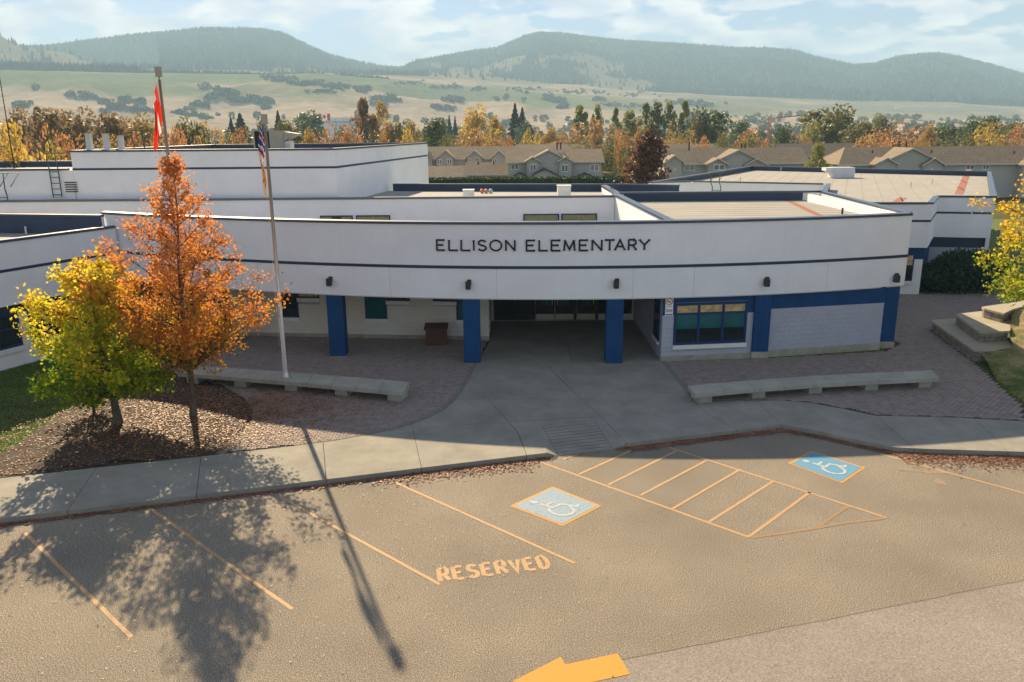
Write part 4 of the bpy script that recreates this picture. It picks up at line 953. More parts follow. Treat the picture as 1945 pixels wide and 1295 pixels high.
ladder(-22.2,-21.6,48.4,8.6,8.9,.78,'green ladder rails on the gymnasium roof edge')
ladder(6.2,6.35,50,5.9,6.0,.95,'green ladder rail beside the dark tree',-1)
xl0,xl1=Yp(1353,345,58)[0],Yp(1369,345,58)[0]
ladder(xl0,xl1,57.9,3.5,5.5,.95,'green ladder on the right wing parapet')
# mast on the far left roof
mx_,_,mz=Yp(28,322,47.0)
prt('radio_mast',M['dark_metal'],SCH,lambda b:b.tube([(mx_,47,7.2),(mx_,47,13.4)],[.045,.02],6))
# left wing
LC=[G(-260,500,5.42),G(0,456,5.42),G(203,430,5.42)]
lb=(-19.6,38.0); p0=Vector(G(0,456,5.42)); p1=Vector(G(203,430,5.42)); dl=(p0-p1).normalized(); pA=p1+dl*11
LWp=[tuple(pA),tuple(p1),(-19.2,37.6),(-24,39.0),(-34,39.4),(-34,tuple(pA)[1])]
nrm=Vector((dl.y,-dl.x)); 
o=prt('wall',M['stucco'],SCH,lambda m_:m_.bar(pA,p1-dl*.45,.22,2.75,5.31,0),label='left wing upper wall meeting the curved front'); prt('wall_stripe',M['navy'],o,lambda m_:m_.bar(pA,p1,.012,4.12,4.24,-.0125))
prt('parapet_cap',M['navy_metal'],SCH,lambda m_:m_.bar(pA,p1-dl*.40,.3,5.31,5.42,-.05))
prt('roof',M['roof_beige'],SCH,lambda m_:m_.prism([tuple(pA+nrm*.23),tuple(p1+nrm*.23)] +[(-19.2,37.2),(-23.2,38.4),(-34,39)],4.75,5.0),label='left wing flat roof')
prt('roof_vent',M['white_metal'],SCH,lambda m_:m_.tube([(*G(50,444,5.0),5.0),(*G(50,444,5.0),5.35)],.045,8))
bp0,bp1=Vector(G(-300,403,5.9)),Vector(G(190,408,5.9))
prt('parapet_lining',M['lining'],SCH,lambda m_:m_.bar(bp0,bp1,.04,4.9,5.8,0)); prt('parapet_cap',M['navy_metal'],SCH,lambda m_:m_.bar(bp0,bp1,.3,5.8,5.9,-.04)); prt('wall',M['stucco'],SCH,lambda m_:m_.bar(bp0,bp1,.2,3,5.8,.045))
q0,q1=pA+nrm*.3,p1+nrm*.3
prt('wall',M['stucco'],SCH,lambda m_:m_.bar(q0,q1,.2,.1,2.75,0)); prt('blue_band',M['navy'],SCH,lambda m_:m_.bar(q0,q1,.02,2.35,2.75,-.021))
for k in (1.2,4.6,8.0):
    a=q1-(q1-q0).normalized()*(k+3.0); b_=q1-(q1-q0).normalized()*k
    window(a,b_,.95,2.35,3,[1.75],(.75,.95),lambda i,j:'glass_dark',frame=.09,proud=.02)
# right wing
RWP=[G(1655,384,5.45),G(1772,384,5.45),G(1783,371,5.45),G(1892,372,5.45),G(1885,320,5.45),G(1425,315,5.45),G(1233,345,5.45),G(1318,343,5.45),G(1571,348,5.45)]
RWp=[tuple(p) for p in RWP]; RWp[4]=(45.3,76.7)
RWp.append((18.0,47.2))
prt('seam_crack',M['joint'],bpy.data.objects['road'],lambda b:[b.add([(sm[i][0],sm[i][1]-.02,.0135),(sm[i+1][0],sm[i+1][1]-.02,.0135),(sm[i+1][0],sm[i+1][1]+.0,.0135),(sm[i][0],sm[i][1]+.0,.0135)],[(0,1,2,3)]) for i in range(1,len(sm)-2)])
Rr=mass(RWp,2.9,5.45,4.98,4.35,'large pale membrane roof of the right wing',low=(3,4,5,6,7,8,9))
# lower walls set back under it
prt('wall',M['stucco'],SCH,lambda m_:(m_.bar((Vector(RWp[0])+Vector((0,.3))),Vector(RWp[1])+Vector((0,.3)),.2,.1,2.2,0)))
prt('blue_band',M['blue'],SCH,lambda m_:(m_.bar((Vector(RWp[0])+Vector((0,.29))),Vector(RWp[1])+Vector((0,.29)),.2,2.2,2.9,0)))
a2,b2=Vector(RWp[2]),Vector(RWp[3]); up_=Vector((0,.3))
prt('wall',M['blue'],SCH,lambda m_:m_.bar(Vector(RWp[1])+Vector((-.05,.5)),a2+up_,.2,.1,2.9,0),label='bright blue wall panel behind the dark shrub')
prt('wall',M['block_cool'],SCH,lambda m_:m_.bar(a2+up_,b2+up_,.2,.1,2.25,0)); prt('blue_band',M['navy'],SCH,lambda m_:m_.bar(a2+up_*.9,b2+up_*.9,.2,2.25,2.9,0))
wy=Vector(RWp[1]).y+.27
window((22.3,wy),(23.05,wy),.95,2.5,1,[1.85],(.8,.95),lambda i,j:'pane_gold' if j else 'glass_dark',frame=.07,proud=.02,lab='small window with a yellow top half')
for (uu0,vv0,uu1,vv1,w_) in ((1841,322,1822,369,.9),(1716,375,1704,384,.9)):
    prt('roof_patch_strip',M['roof_red'],SCH,lambda m_:m_.bar(G(uu0,vv0,4.99),G(uu1,vv1,4.99),w_*.6,4.97,4.988,-.3))
prt('roof_patch_strip',M['roof_red'],SCH,lambda m_:m_.bar(G(1325,343.5,4.99),G(1450,318.5,4.99),.4,4.97,4.986,-.2))
xu,yu=G(1601,338,4.98); 
prt('roof_unit',M['white_metal'],SCH,lambda b:(b.box(xu-.95,xu+1.05,yu,yu+1.3,5.0,5.95),b.prism([(xu-1.6,yu+.1),(xu-.95,yu+.1),(xu-.95,yu+1.2),(xu-1.6,yu+1.2)],[5.65,5.35,5.35,5.65],[5.92,5.93,5.93,5.92])))
for (u,v) in ((1730,355),(1770,350),(1483,325),(1770,328),(1623,331),(1406,345)):
    x,y=G(u,v,4.98); prt('roof_vent',M['white_metal'],SCH,lambda m_:m_.tube([(x,y,4.98),(x,y,5.4)],.04,8))
mat('roof_seam',(.28,.27,.24),.9,.1,1)
for k in range(11): 
    y=35.3+k*.98; xa=6.6; xb=16.9+(y-36)*.07
    if y<37.6: xa=max(xa,6.6)
    prt('roof_seam',M['roof_seam'],SCH,lambda b:b.box(6.6,xb,y,y+.05,5.49,5.508)) if y>36.4 else None
inn=offset_in(RWp,.3); dv=Vector((.42,1)).normalized()
for k in range(40):
    c0=Vector((4+k*1.25,40)); run=None; pts_=[]
    for j in range(130):
        p_=c0+dv*j*.45
        ok=inside((p_.x,p_.y),inn)
        if ok and run is None: run=p_.copy()
        if not ok and run is not None:
            e_=c0+dv*(j-1)*.45
            if (e_-run).length>1: prt('roof_seam',M['roof_seam'],SCH,lambda b:b.bar(run,e_,.07,4.97,4.988))
            run=None
# ================================================================ THINGS NEAR THE ENTRANCE
def bench(front,back,sup,lab,nseg):
    b0=front[0]; E0=empty('concrete_bench',(b0[0],b0[1],.15),lab,'bench','concrete benches in front of the school')
    fx=[p[0] for p in front]; 
    def at_(ps,t):
        k=t*(len(ps)-1); i=min(int(k),len(ps)-2); return Vector(ps[i]).lerp(Vector(ps[i+1]),k-i)
    for i in range(nseg):
        t0,t1=i/nseg+(.0008 if i else 0),(i+1)/nseg-.0008
        prt('seat_slab',M['concrete_bench'],E0,lambda b:b.prism([at_(front,t0),at_(front,t1),at_(back,t1),at_(back,t0)],.42,.57))
    for t in sup:
        c=at_(front,t); e=at_(front,min(1,t+.01)) if t<.99 else at_(front,t); d=(at_(front,min(1,t+.02))-at_(front,max(0,t-.02))).normalized(); n_=Vector((-d.y,d.x))
        prt('support',M['concrete_bench'],E0,lambda b:b.prism([tuple(c-d*.25+n_*.16),tuple(c+d*.25+n_*.16),tuple(c+d*.25+n_*.80),tuple(c-d*.25+n_*.80)],.13,.42))
    return E0
bench([(6.37,26.38),(8.6,26.92),(10.97,27.40),(13.4,27.74),(15.77,28.03)],[(6.33,27.33),(8.6,27.85),(10.9,28.32),(13.4,28.67),(15.95,28.96)],(.055,.28,.51,.735,.955),'long low concrete bench right of the entrance walk',8)
bench([(-12.91,29.41),(-10.5,28.78),(-8.02,28.10),(-5.9,27.45),(-3.85,26.81)],[(-12.54,30.37),(-10.4,29.85),(-8.1,29.25),(-5.9,28.65),(-3.79,28.0)],(.05,.26,.47,.70,.945),'long low concrete bench holding the two flagpoles',9)
def flagpole(x,y,ztop,lab):
    E0=empty('flagpole',(x,y,.57),lab,'flagpole','flagpoles on the concrete bench')
    prt('pole',M['aluminium'],E0,lambda b:b.tube([(x,y,.6),(x,y,ztop-.45)],[.085,.05],14),smooth=True)
    prt('base_collar',M['aluminium'],E0,lambda b:(b.tube([(x,y,.57),(x,y,.61)],.2,12),b.tube([(x,y,.61),(x,y,.80)],[.15,.10],12)))
    prt('cap',M['unit_beige'],E0,lambda b:(b.tube([(x,y,ztop-.30),(x,y,ztop)],.115,16),b.tube([(x,y,ztop-.33),(x,y,ztop-.30)],.14,16),b.tube([(x,y,ztop-.45),(x,y,ztop-.33)],.035,8)))
    prt('halyard',M['flag_white'],E0,lambda b:b.tube([(x-.12,y-.02,ztop-.35),(x-.13,y-.03,1.8)],.006,4))
    return E0
flagpole(-12.54,29.96,11.80,'taller flagpole flying the red and white maple leaf flag')
flagpole(-8.55,28.75,10.12,'shorter flagpole with the furled striped flag')
# limp flags: folded cloth grids
def flag_ca():
    b=MB(); x,y=-12.66,29.93; zt=11.33; nu,nv=26,34
    # hoist from zt down 1.35 m; the fly end hangs and droops to 2.4 m below
    for i in range(nu+1):
        f=i/nu
        for j in range(nv+1):
            g_=j/nv; zz0=zt-1.25*g_*(1-f*.1)-f*(1.15+ .2*g_)- .0
            dx=-.02-f*.08-.22*min(1,((zt-zz0)/2.4))*(.25+.75*f)+.15*g_*(1-f)*.3
            fold=math.sin(f*15+g_*1.5)*.07*(.3+f)
            b.v.append((x+dx+fold*.25+.12*g_*(1-f),y+fold+.04*math.sin(g_*7),zz0))
    for i in range(nu):
        for j in range(nv):
            k=i*(nv+1)+j; f=(i+.5)/nu; g_=(j+.5)/nv
            m_=0 if (f<.42 or f>.80 or .52<f<.70) else 1
            if m_==1:
                lx,lz=abs(f-.5)/.5*2,g_-.5
                pass
            b.f.append((k,k+1,k+nv+2,k+nv+1)); b.m.append(m_)
    b.thing('flag',[M['flag_red'],M['flag_white']],'limp red and white maple leaf flag hanging from the taller pole','flag',(x,y,zt-1.2),None,True)
flag_ca()
def flag_bc():
    b=MB(); x,y=-8.62,28.72; zt=9.62; nu,nv=30,14
    for i in range(nu+1):
        f=i/nu
        wdt=.055+.065*math.sin(min(1,f*1.9)*math.pi*.9)**2*(1-f*.4)
        for j in range(nv+1):
            a=j/nv*2*math.pi*.9; rr_=wdt*(1+.25*math.sin(5*a+f*6))
            b.v.append((x-.04-.07*math.sin(f*2.6)+rr_*math.cos(a)*.8+ .05*math.sin(f*11)*f,y-.05+rr_*math.sin(a)*.6,zt-2.25*f-.12*math.cos(a)))
    for i in range(nu):
        for j in range(nv):
            k=i*(nv+1)+j; f=(i+j*.09)/nu
            if f<.42: m_=[2,1,3,0,1,3][int(f*26)%6] if True else 0
            elif f<.52: m_=1 if (j%5) else 4
            elif f<.86: m_=4 if (i*3+j*2)%7 else 2
            else: m_=1 if j%3 else 4
            b.f.append((k,k+1,k+nv+2,k+nv+1)); b.m.append(m_)
    b.thing('flag',[M['flag_red'],M['flag_white'],M['flag_blue'],M['flag_blue'],M['flag_gold']],'furled flag with red, white and blue stripes above yellow, on the shorter pole','flag',(x,y,zt-2),None,True)
flag_bc()
# storage box
E0=empty('storage_box',(-3.42,34.9,.15),'brown deck storage box with sloped lid against the block wall','storage box')
def bxf(b):
    b.prism([(-3.88,34.68),(-2.96,34.68),(-2.96,35.25),(-3.88,35.25)],.15,[.88,.88,.98,.98])
prt('body',M['bin_brown'],E0,bxf)
prt('lid',M['bin_brown'],E0,lambda b:b.prism([(-3.95,34.58),(-2.89,34.58),(-2.89,35.3),(-3.95,35.3)],[.885,.885,.985,.985],[.94,.94,1.07,1.07]))
for k in range(7): prt('wicker_rib',M['bin_brown'],E0,lambda b:b.box(-3.885,-2.955,34.672,34.679,.2+k*.09,.25+k*.09))
prt('latch',M['dark_metal'],E0,lambda b:b.box(-3.46,-3.38,34.66,34.671,.78,.87))
# no-smoking sign
E0=empty('no_smoking_sign',(6.46,31.9,2.05),'white no smoking sign on the blue band left of the wide window','sign')
sy=31.92+.26*.123-.02
S0=prt('sign_board',M['white_paint'],E0,lambda b:b.box(6.30,6.62,sy-.012,sy,2.08,2.86))
def ring(b):
    pts=[(6.46+.13*math.cos(t),2.68+.13*math.sin(t)) for t in np.linspace(0,6.283,25)]; L_,R2=ribbon(pts,.03)
    for j in range(24): b.add([(p.x,sy-.0155,p.y) for p in (L_[j],L_[j+1],R2[j+1],R2[j])],[(0,1,2,3)])
    L_,R2=ribbon([(6.37,2.77),(6.55,2.59)],.026); b.add([(p.x,sy-.0165,p.y) for p in (L_[0],L_[1],R2[1],R2[0])],[(0,1,2,3)])
prt('prohibition_ring',M['sign_red'],S0,ring)
prt('cigarette_symbol',M['letter_black'],S0,lambda b:b.box(6.38,6.52,sy-.0145,sy-.0125,2.655,2.69))
prt('text_line',M['sign_grey'],S0,lambda b:(b.box(6.34,6.58,sy-.0145,sy-.0125,2.47,2.50),b.box(6.33,6.59,sy-.0145,sy-.0125,2.24,2.36)))
prt('blue_bar',M['sign_blue'],S0,lambda b:b.box(6.32,6.60,sy-.0145,sy-.0125,2.11,2.16))
# stepped stone seat
ST=empty('stepped_stone_seat',(20,34,.15),'three tiered stone seat wall with smooth caps at the right edge','stone seating')
def tier(poly,z0,z1,vis_edges,lab):
    prt('core',M['joint'],ST,lambda b:b.prism(offset_in(poly,.14),z0-.02,z1-.08))
    prt('cap_slab',M['cap_stone'],ST,lambda b:b.prism(poly,z1-.085,z1),label=lab)
    hgt=z1-.085-z0; nc_=max(1,round(hgt/.19)); ch_=hgt/nc_
    for e in vis_edges:
        pin=offset_in(poly,.05); P_=Vector(pin[e]);Q=Vector(pin[(e+1)%len(pin)]); L_=(Q-P_).length; d=(Q-P_).normalized()
        for c_ in range(nc_):
            s=0; 
            while s<L_-.02:
                w_=min(L_-s,rng.uniform(.3,.5)); 
                if L_-s-w_<.12: w_=L_-s
                pr_=rng.uniform(0,.02)
                prt('stone_block',M['stone'],ST,lambda b:b.bar(P_+d*(s+.010),P_+d*(s+w_-.010),.10,z0+c_*ch_+.010,z0+(c_+1)*ch_-.010,-pr_)); s+=w_
tier([(19.06,31.70),(19.35,31.5),(20.68,31.45),(21.4,33.2),(21.4,37.3),(20.4,37.15),(20.05,36.95),(19.90,36.55)],.10,.60,(0,1,7,6,5,2),'lowest seat slab')
tier([(19.96,33.0),(20.2,32.85),(21.33,33.05),(22.85,35.3),(22.38,36.9),(21.03,36.4),(20.72,36.2),(20.6,35.85)],.60,1.05,(0,1,7,6),'middle seat slab')
tier([(21.82,34.41),(22.73,35.25),(23.69,35.9),(26,37.2),(25.6,38.0),(24.19,36.95),(21.95,35.95),(21.6,35.75),(21.54,35.45)],1.05,1.5,(0,8,7,1),'topmost seat slab')
# ================================================================ TREES close by
def leaf_quads(b,c,n,spread,sz,droop=.0):
    for i in range(n):
        p=c+Vector(rng.normal(size=3))*spread; a=Vector(rng.normal(size=3)).normalized(); t=Vector(rng.normal(size=3)); t.z-=droop; t=t-a*t.dot(a); t=t.normalized() if t.length>1e-3 else Vector((1,0,0)); s=sz*rng.uniform(.65,1.25); q=a.cross(t)
        k=len(b.v); w_=.42*s
        b.v+=[tuple(p),tuple(p+t*s*.45+q*w_+a*s*.12),tuple(p+t*s),tuple(p+t*s*.45-q*w_+a*s*.12)]
        b.f+=[(k,k+1,k+2),(k,k+2,k+3)]; b.m+=[0,0]
def tree(name,label,base,H,z0,env,leafm,bark,nb,leaf_n,lsz,tr,lean=(0,0),up=.6,spread=.13,tw=6,group=None,trunk_top=.93,cat='tree',droop=0.,multi=1,zmin=None):
    E0=empty(name,base,label,cat,group); B=Vector(base); tk=MB(); lf=MB(); br=MB()
    def tp(f): return B+Vector((lean[0]*f+.05*math.sin(f*9)*H*.1,lean[1]*f+.04*math.cos(f*7)*H*.1-.04*H*.1,f*H*trunk_top))
    tk.tube([tp(i/12) for i in range(13)],[tr*(1.25 if i==0 else 1)*(1-.88*i/12) for i in range(13)],9)
    ends=[]; wts={}
    for i in range(nb):
        hf=((i+.5)/nb)**1.2; ht=z0+(H-z0)*hf; th=i*2.39996+rng.uniform(-.4,.4)
        Lb=env(hf)*rng.uniform(.55,1.25); u_=up*rng.uniform(.7,1.3); f=max(z0*.75,ht-u_*Lb*1.1)/(H*trunk_top); f=min(f,.985); p=tp(f)
        d=Vector((math.cos(th),math.sin(th),u_)).normalized(); pts=[p]; L1=Lb/max(.35,math.hypot(d.x,d.y))
        for s in range(1,7):
            d=(d+Vector(rng.normal(size=3))*.10+Vector((0,0,.03))).normalized(); pts.append(pts[-1]+d*L1/6)
        e0=len(ends); wt=min(1.,.10+Lb/2.3)
        br.tube(pts,[tr*.34*(1-.85*s/6)*(1.1-.6*hf) for s in range(7)],5,cap=False)
        for s in range(2,7):
            for k in range(2):
                q=pts[s].lerp(pts[s-1],rng.rand()); dd=((pts[s]-pts[s-1]).normalized()+Vector(rng.normal(size=3))*.75).normalized(); Lt=Lb*rng.uniform(.16,.36)
                e1=q+dd*Lt*.5; e2=e1+(dd+Vector(rng.normal(size=3))*.3).normalized()*Lt*.5
                br.tube([q,e1,e2],[.012,.008,.004],3,cap=False); ends+= [e1,e2,e2]
        ends+=[pts[-1],pts[-1],pts[-2]]
        wts.update({k:wt for k in range(e0,len(ends))})
    ends.append(tp(1.02)); 
    per=leaf_n/len(ends)
    for k_,e in enumerate(ends):
        leaf_quads(lf,e,max(1,int(per*wts.get(k_,1)*rng.uniform(.4,1.7))),spread,lsz,droop)
    tk.build('trunk',bark,E0,True); br.build('branches',bark,E0,True); lf.build('leaves',leafm,E0,kind='stuff')
    return E0
def env_or(h): return 2.62*(np.interp(h,[0,.08,.25,.45,.62,.75,.88,1],[.55,.85,1,.9,.62,.32,.15,.06]))
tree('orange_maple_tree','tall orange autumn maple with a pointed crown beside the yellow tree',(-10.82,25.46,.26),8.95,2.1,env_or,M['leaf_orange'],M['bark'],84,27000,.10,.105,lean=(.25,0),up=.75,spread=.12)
def env_ye(h): return 2.1*(np.interp(h,[0,.12,.35,.6,.8,1],[.70,.92,1,.84,.56,.22]))
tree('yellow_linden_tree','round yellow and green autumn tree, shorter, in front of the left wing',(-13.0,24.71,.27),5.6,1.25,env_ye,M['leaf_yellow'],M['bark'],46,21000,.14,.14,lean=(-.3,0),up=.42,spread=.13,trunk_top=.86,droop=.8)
def env_r(h): return 3.6*(np.interp(h,[0,.15,.4,.75,1],[.7,.95,1,.88,.4]))
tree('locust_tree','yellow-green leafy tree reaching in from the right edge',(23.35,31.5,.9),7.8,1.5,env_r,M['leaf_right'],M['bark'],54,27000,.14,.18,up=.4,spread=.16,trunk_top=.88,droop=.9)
def env_sh(h): return 1.2*(np.interp(h,[0,.3,.7,1],[.8,1,.8,.4]))
tree('autumn_shrub','sparse yellow-brown shrub behind the yellow tree trunk',(-14.4,25.9,.2),2.1,.25,env_sh,M['leaf_shrub'],M['bark_dark'],26,1900,.12,.05,up=1.3,spread=.12,cat='shrub')
def env_pu(h): return 3.0*(np.interp(h,[0,.2,.5,.8,1],[.8,1,.85,.5,.12]))
px_,_,_=Yp(1232,300,96)
tree('purple_maple_tree','dark purple-leaved tree between the townhouses',(px_,96,-1.6),10.9,2.0,env_pu,M['leaf_purple'],M['bark_dark'],44,7000,.42,.16,up=.8,spread=.3)
px_=Yp(1557,300,112)[0]; 
# big shrub by the right wing
def shrub_big(b):
    cs=[(24.3,46.0,.7,.85),(25.0,46.3,1.2,.95),(25.7,46.5,1.7,1.0),(26.4,46.6,2.1,1.0),(27.1,46.5,2.0,1.05),(27.8,46.6,1.8,1.0),(28.5,46.5,1.3,1.0),(26.2,45.9,1.2,1.0),(27.4,45.9,1.1,1.1)]
    for (x,y,hc,r_) in cs+[(25.6,45.8,.7,.9),(27.2,45.9,.8,.9)]:
        for i in range(900):
            t=rng.normal(size=3); t/=np.linalg.norm(t); t[2]=abs(t[2])*1.1 if rng.rand()<.8 else t[2]
            rr_=r_*(.7+.35*rng.rand()); c=Vector((x+t[0]*rr_,y+t[1]*rr_,max(.2,hc*.62+.1+t[2]*rr_*1.1))); leaf_quads(b,c,1,.03,.17)
E0=empty('laurel_shrub',(26.2,46.2,.15),'wide dark green shrub against the blue wall of the right wing','shrub')
prt('leaves',M['leaf_dark'],E0,shrub_big,kind='stuff'); prt('stems',M['bark_dark'],E0,lambda b:[b.tube([(23.9+i*.55,46.5,.1),(23.9+i*.55+rng.normal()*.3,46.2,1.3)],[.05,.02],5) for i in range(10)])
# litter bits
bm2=MB(); x,y=G(1911,712,.15); bm2.add([(x-.12,y-.05,.17),(x+.08,y-.09,.18),(x+.14,y+.04,.22),(x-.05,y+.09,.19),(x,y,.27)],[(0,1,4),(1,2,4),(2,3,4),(3,0,4)]); bm2.thing('crumpled_paper',M['white_paint'],'small white crumpled paper on the grass below the stone seat','litter',(x,y,.16))
# ================================================================ HEDGE AND HOUSES
E0=empty('hedge',(2,113,-1.7),'long clipped dark green hedge in front of the townhouses','hedge')
prt('core',M['leaf_hedge'],E0,lambda b:b.box(-19,15.8,112.6,113.9,-1.8,3.0))
def hl(b):
    for i in range(15000):
        x=rng.uniform(-19,15.9); top=rng.rand()<.3; y=rng.uniform(112.4,114) if top else 112.45+rng.normal()*.08; z=3.07+rng.normal()*.06 if top else rng.uniform(.2,3.1)
        leaf_quads(b,Vector((x,y,z)),1,.02,.22)
prt('leaves',M['leaf_hedge'],E0,hl,kind='stuff')
HG='townhouses beyond the school'
def gable(R_,Wl,x0,x1,y0,y1,ze,zr,roofm,wallm,trim=True,wz0=None,ov=.45):
    """roof with its ridge running away from the camera, gable end to the front"""
    xc=(x0+x1)/2; th=.14
    for (xa,za,xb,zb) in ((x0-ov,ze-ov*(zr-ze)/(xc-x0),xc,zr),(xc,zr,x1+ov,ze-ov*(zr-ze)/(xc-x0))):
        k=len(R_.v); R_.v+=[(xa,y0-ov,za),(xb,y0-ov,zb),(xb,y1,zb),(xa,y1,za),(xa,y0-ov,za-th),(xb,y0-ov,zb-th),(xb,y1,zb-th),(xa,y1,za-th)]
        R_.f+=[(k,k+1,k+2,k+3),(k+4,k+7,k+6,k+5),(k,k+4,k+5,k+1),(k+3,k+2,k+6,k+7),(k,k+3,k+7,k+4),(k+1,k+5,k+6,k+2)]; R_.m+=[0]*6
    Wl.add([(x0,y0,ze-.1),(x1,y0,ze-.1),(xc,y0,zr-.15)],[(0,1,2)])
def house(label,x0,x1,y,ze,zr,dep,gables=(),wins=(),zg=-1.8,roofm='shingle',wallm='siding',hip=0,extras=None,endm=None):
    E0=empty('townhouse',((x0+x1)/2,y,zg),label,'house',HG)
    W_=prt('wall',M[wallm],E0,lambda b:b.box(x0,x1,y,y+dep,zg,ze))
    yc_=y+dep/2; ov=.5; sl=(zr-ze)/(dep/2)
    def rf(b):
        th=.16; h0,h1=(hip,hip)
        za=ze-ov*sl
        k=len(b.v); b.v+=[(x0-ov,y-ov,za),(x1+ov,y-ov,za),(x1+ov-h1,yc_,zr),(x0-ov+h0,yc_,zr),(x1+ov,y+dep+ov,za),(x0-ov,y+dep+ov,za)]
        b.v+=[(p[0],p[1],p[2]-th) for p in b.v[k:k+6]]
        b.f+=[(k,k+1,k+2,k+3),(k+3,k+2,k+4,k+5),(k+6,k+9,k+8,k+7),(k+9,k+11,k+10,k+8),(k,k+6,k+7,k+1),(k+5,k+4,k+10,k+11),(k+1,k+7,k+8,k+2),(k+2,k+8,k+10,k+4),(k,k+3,k+9,k+6),(k+3,k+5,k+11,k+9)]
        b.m+=[0]*10
        if h0: b.f+=[(k,k+3,k+5),(k+1,k+4,k+2)]; b.m+=[0,0]
    R_=prt('roof',M[roofm],E0,rf)
    if not hip:
        prt('gable_end',M[endm or wallm],E0,lambda b:(b.add([(x0,y,ze),(x0,y+dep,ze),(x0,yc_,zr-.15)],[(0,2,1)]),b.add([(x1,y,ze),(x1,y+dep,ze),(x1,yc_,zr-.15)],[(0,1,2)]),b.box(x1-.02,x1+.02,y+.02,y+dep-.02,zg,ze)))
    for g_ in gables:
        xa,xb,pr_,e_,r_=g_[:5]; mm=g_[5] if len(g_)>5 else roofm; zb=g_[6] if len(g_)>6 else zg
        rb_,wb_=MB(),MB(); back=yc_ if e_>ze-.8 else y
        gable(rb_,wb_,xa,xb,y-pr_,back,e_,r_,mm,wallm); wb_.box(xa,xb,y-pr_+.001,y-.001,zb,e_-.1)
        o=rb_.build('gable_roof',M[mm],E0); wb_.build('gable_wall',M[wallm],E0)
        if mm!='shingle_shaded':
            xc=(xa+xb)/2; ov=.45
            def tr_(b):
                for s_ in (-1,1):
                    xe_=xc+s_*((xb-xa)/2+ov); zz_=e_-ov*(r_-e_)/((xb-xa)/2)
                    b.add([(xe_,y-pr_-ov-.04,zz_),(xc,y-pr_-ov-.04,r_),(xc,y-pr_-ov-.04,r_-.22),(xe_,y-pr_-ov-.04,zz_-.22),(xe_,y-pr_-ov,zz_),(xc,y-pr_-ov,r_),(xc,y-pr_-ov,r_-.22),(xe_,y-pr_-ov,zz_-.22)],[(0,1,2,3),(0,4,5,1),(3,2,6,7)])
            prt('bargeboard',M['trim_light'],E0,tr_)
    prt('eaves_trim',M['trim_light'],E0,lambda b:b.box(x0-.5,x1+.5,y-.56,y-.5,ze-.5*sl-.2,ze-.5*sl+.02))
    for (xa,xb,za,zb,pr_) in wins:
        o=prt('window',M['far_white'],E0,lambda b:(b.box(xa,xb,y-pr_-.06,y-pr_,za,za+.1),b.box(xa,xb,y-pr_-.06,y-pr_,zb-.1,zb),b.box(xa,xa+.1,y-pr_-.06,y-pr_,za+.1,zb-.1),b.box(xb-.1,xb,y-pr_-.06,y-pr_,za+.1,zb-.1),b.box((xa+xb)/2-.05,(xa+xb)/2+.05,y-pr_-.055,y-pr_,za+.1,zb-.1)))
        prt('pane',M['glass_house'],o,lambda b:b.box(xa+.1,xb-.1,y-pr_-.03,y-pr_-.01,za+.1,zb-.1))
    return E0
Hx=lambda u,Y:Yp(u,300,Y)[0]; Hz=lambda u,v,Y:Yp(u,v,Y)[2]
Y1=145.
h=house('grey townhouse with a wide front gable, left of the dark purple tree',Hx(965,Y1),Hx(1143,Y1),Y1,Hz(1050,305,Y1),Hz(1050,282,Y1+4)-.1,9.5,
 gables=[(Hx(1000,Y1),Hx(1083,Y1),1.4,Hz(1050,304,Y1),Hz(1041,283.5,Y1)),(Hx(1000,Y1),Hx(1023,Y1),1.9,Hz(1000,303,Y1),Hz(1012,296,Y1)),(Hx(1061,Y1),Hx(1084,Y1),1.9,Hz(1000,303,Y1),Hz(1072,296,Y1)),(Hx(1002,Y1-3),Hx(1066,Y1-3),4.5,Hz(1002,336,Y1-4),Hz(1030,319,Y1-4),'shingle_shaded'),(Hx(976,Y1),Hx(998,Y1),2.4,Hz(985,332,Y1),Hz(987,326,Y1),'shingle_shaded'),(Hx(1092,Y1),Hx(1130,Y1),2.4,Hz(1100,335,Y1),Hz(1110,327,Y1),'shingle_shaded')],
 wins=[(Hx(970,Y1),Hx(985,Y1),Hz(977,322,Y1),Hz(977,311,Y1),0),(Hx(1006,Y1),Hx(1018,Y1),Hz(977,323,Y1),Hz(977,311,Y1),1.95),(Hx(1065,Y1),Hx(1078,Y1),Hz(1070,325,Y1),Hz(1070,312,Y1),1.95),(Hx(1121,Y1),Hx(1138,Y1),Hz(1130,325,Y1),Hz(1130,312,Y1),0)],endm='siding_gold')
def pipes(E,ls):
    for (u,v0,v1,Y) in ls:
        x=Hx(u,Y); prt('flue',M['dark_metal'],E,lambda b:b.tube([(x,Y,Hz(u,v1,Y)),(x,Y,Hz(u,v0,Y))],.13,6))
pipes(h,[(1058,270,284,Y1+4),(1065,270,284,Y1+4)])
Y2=172.
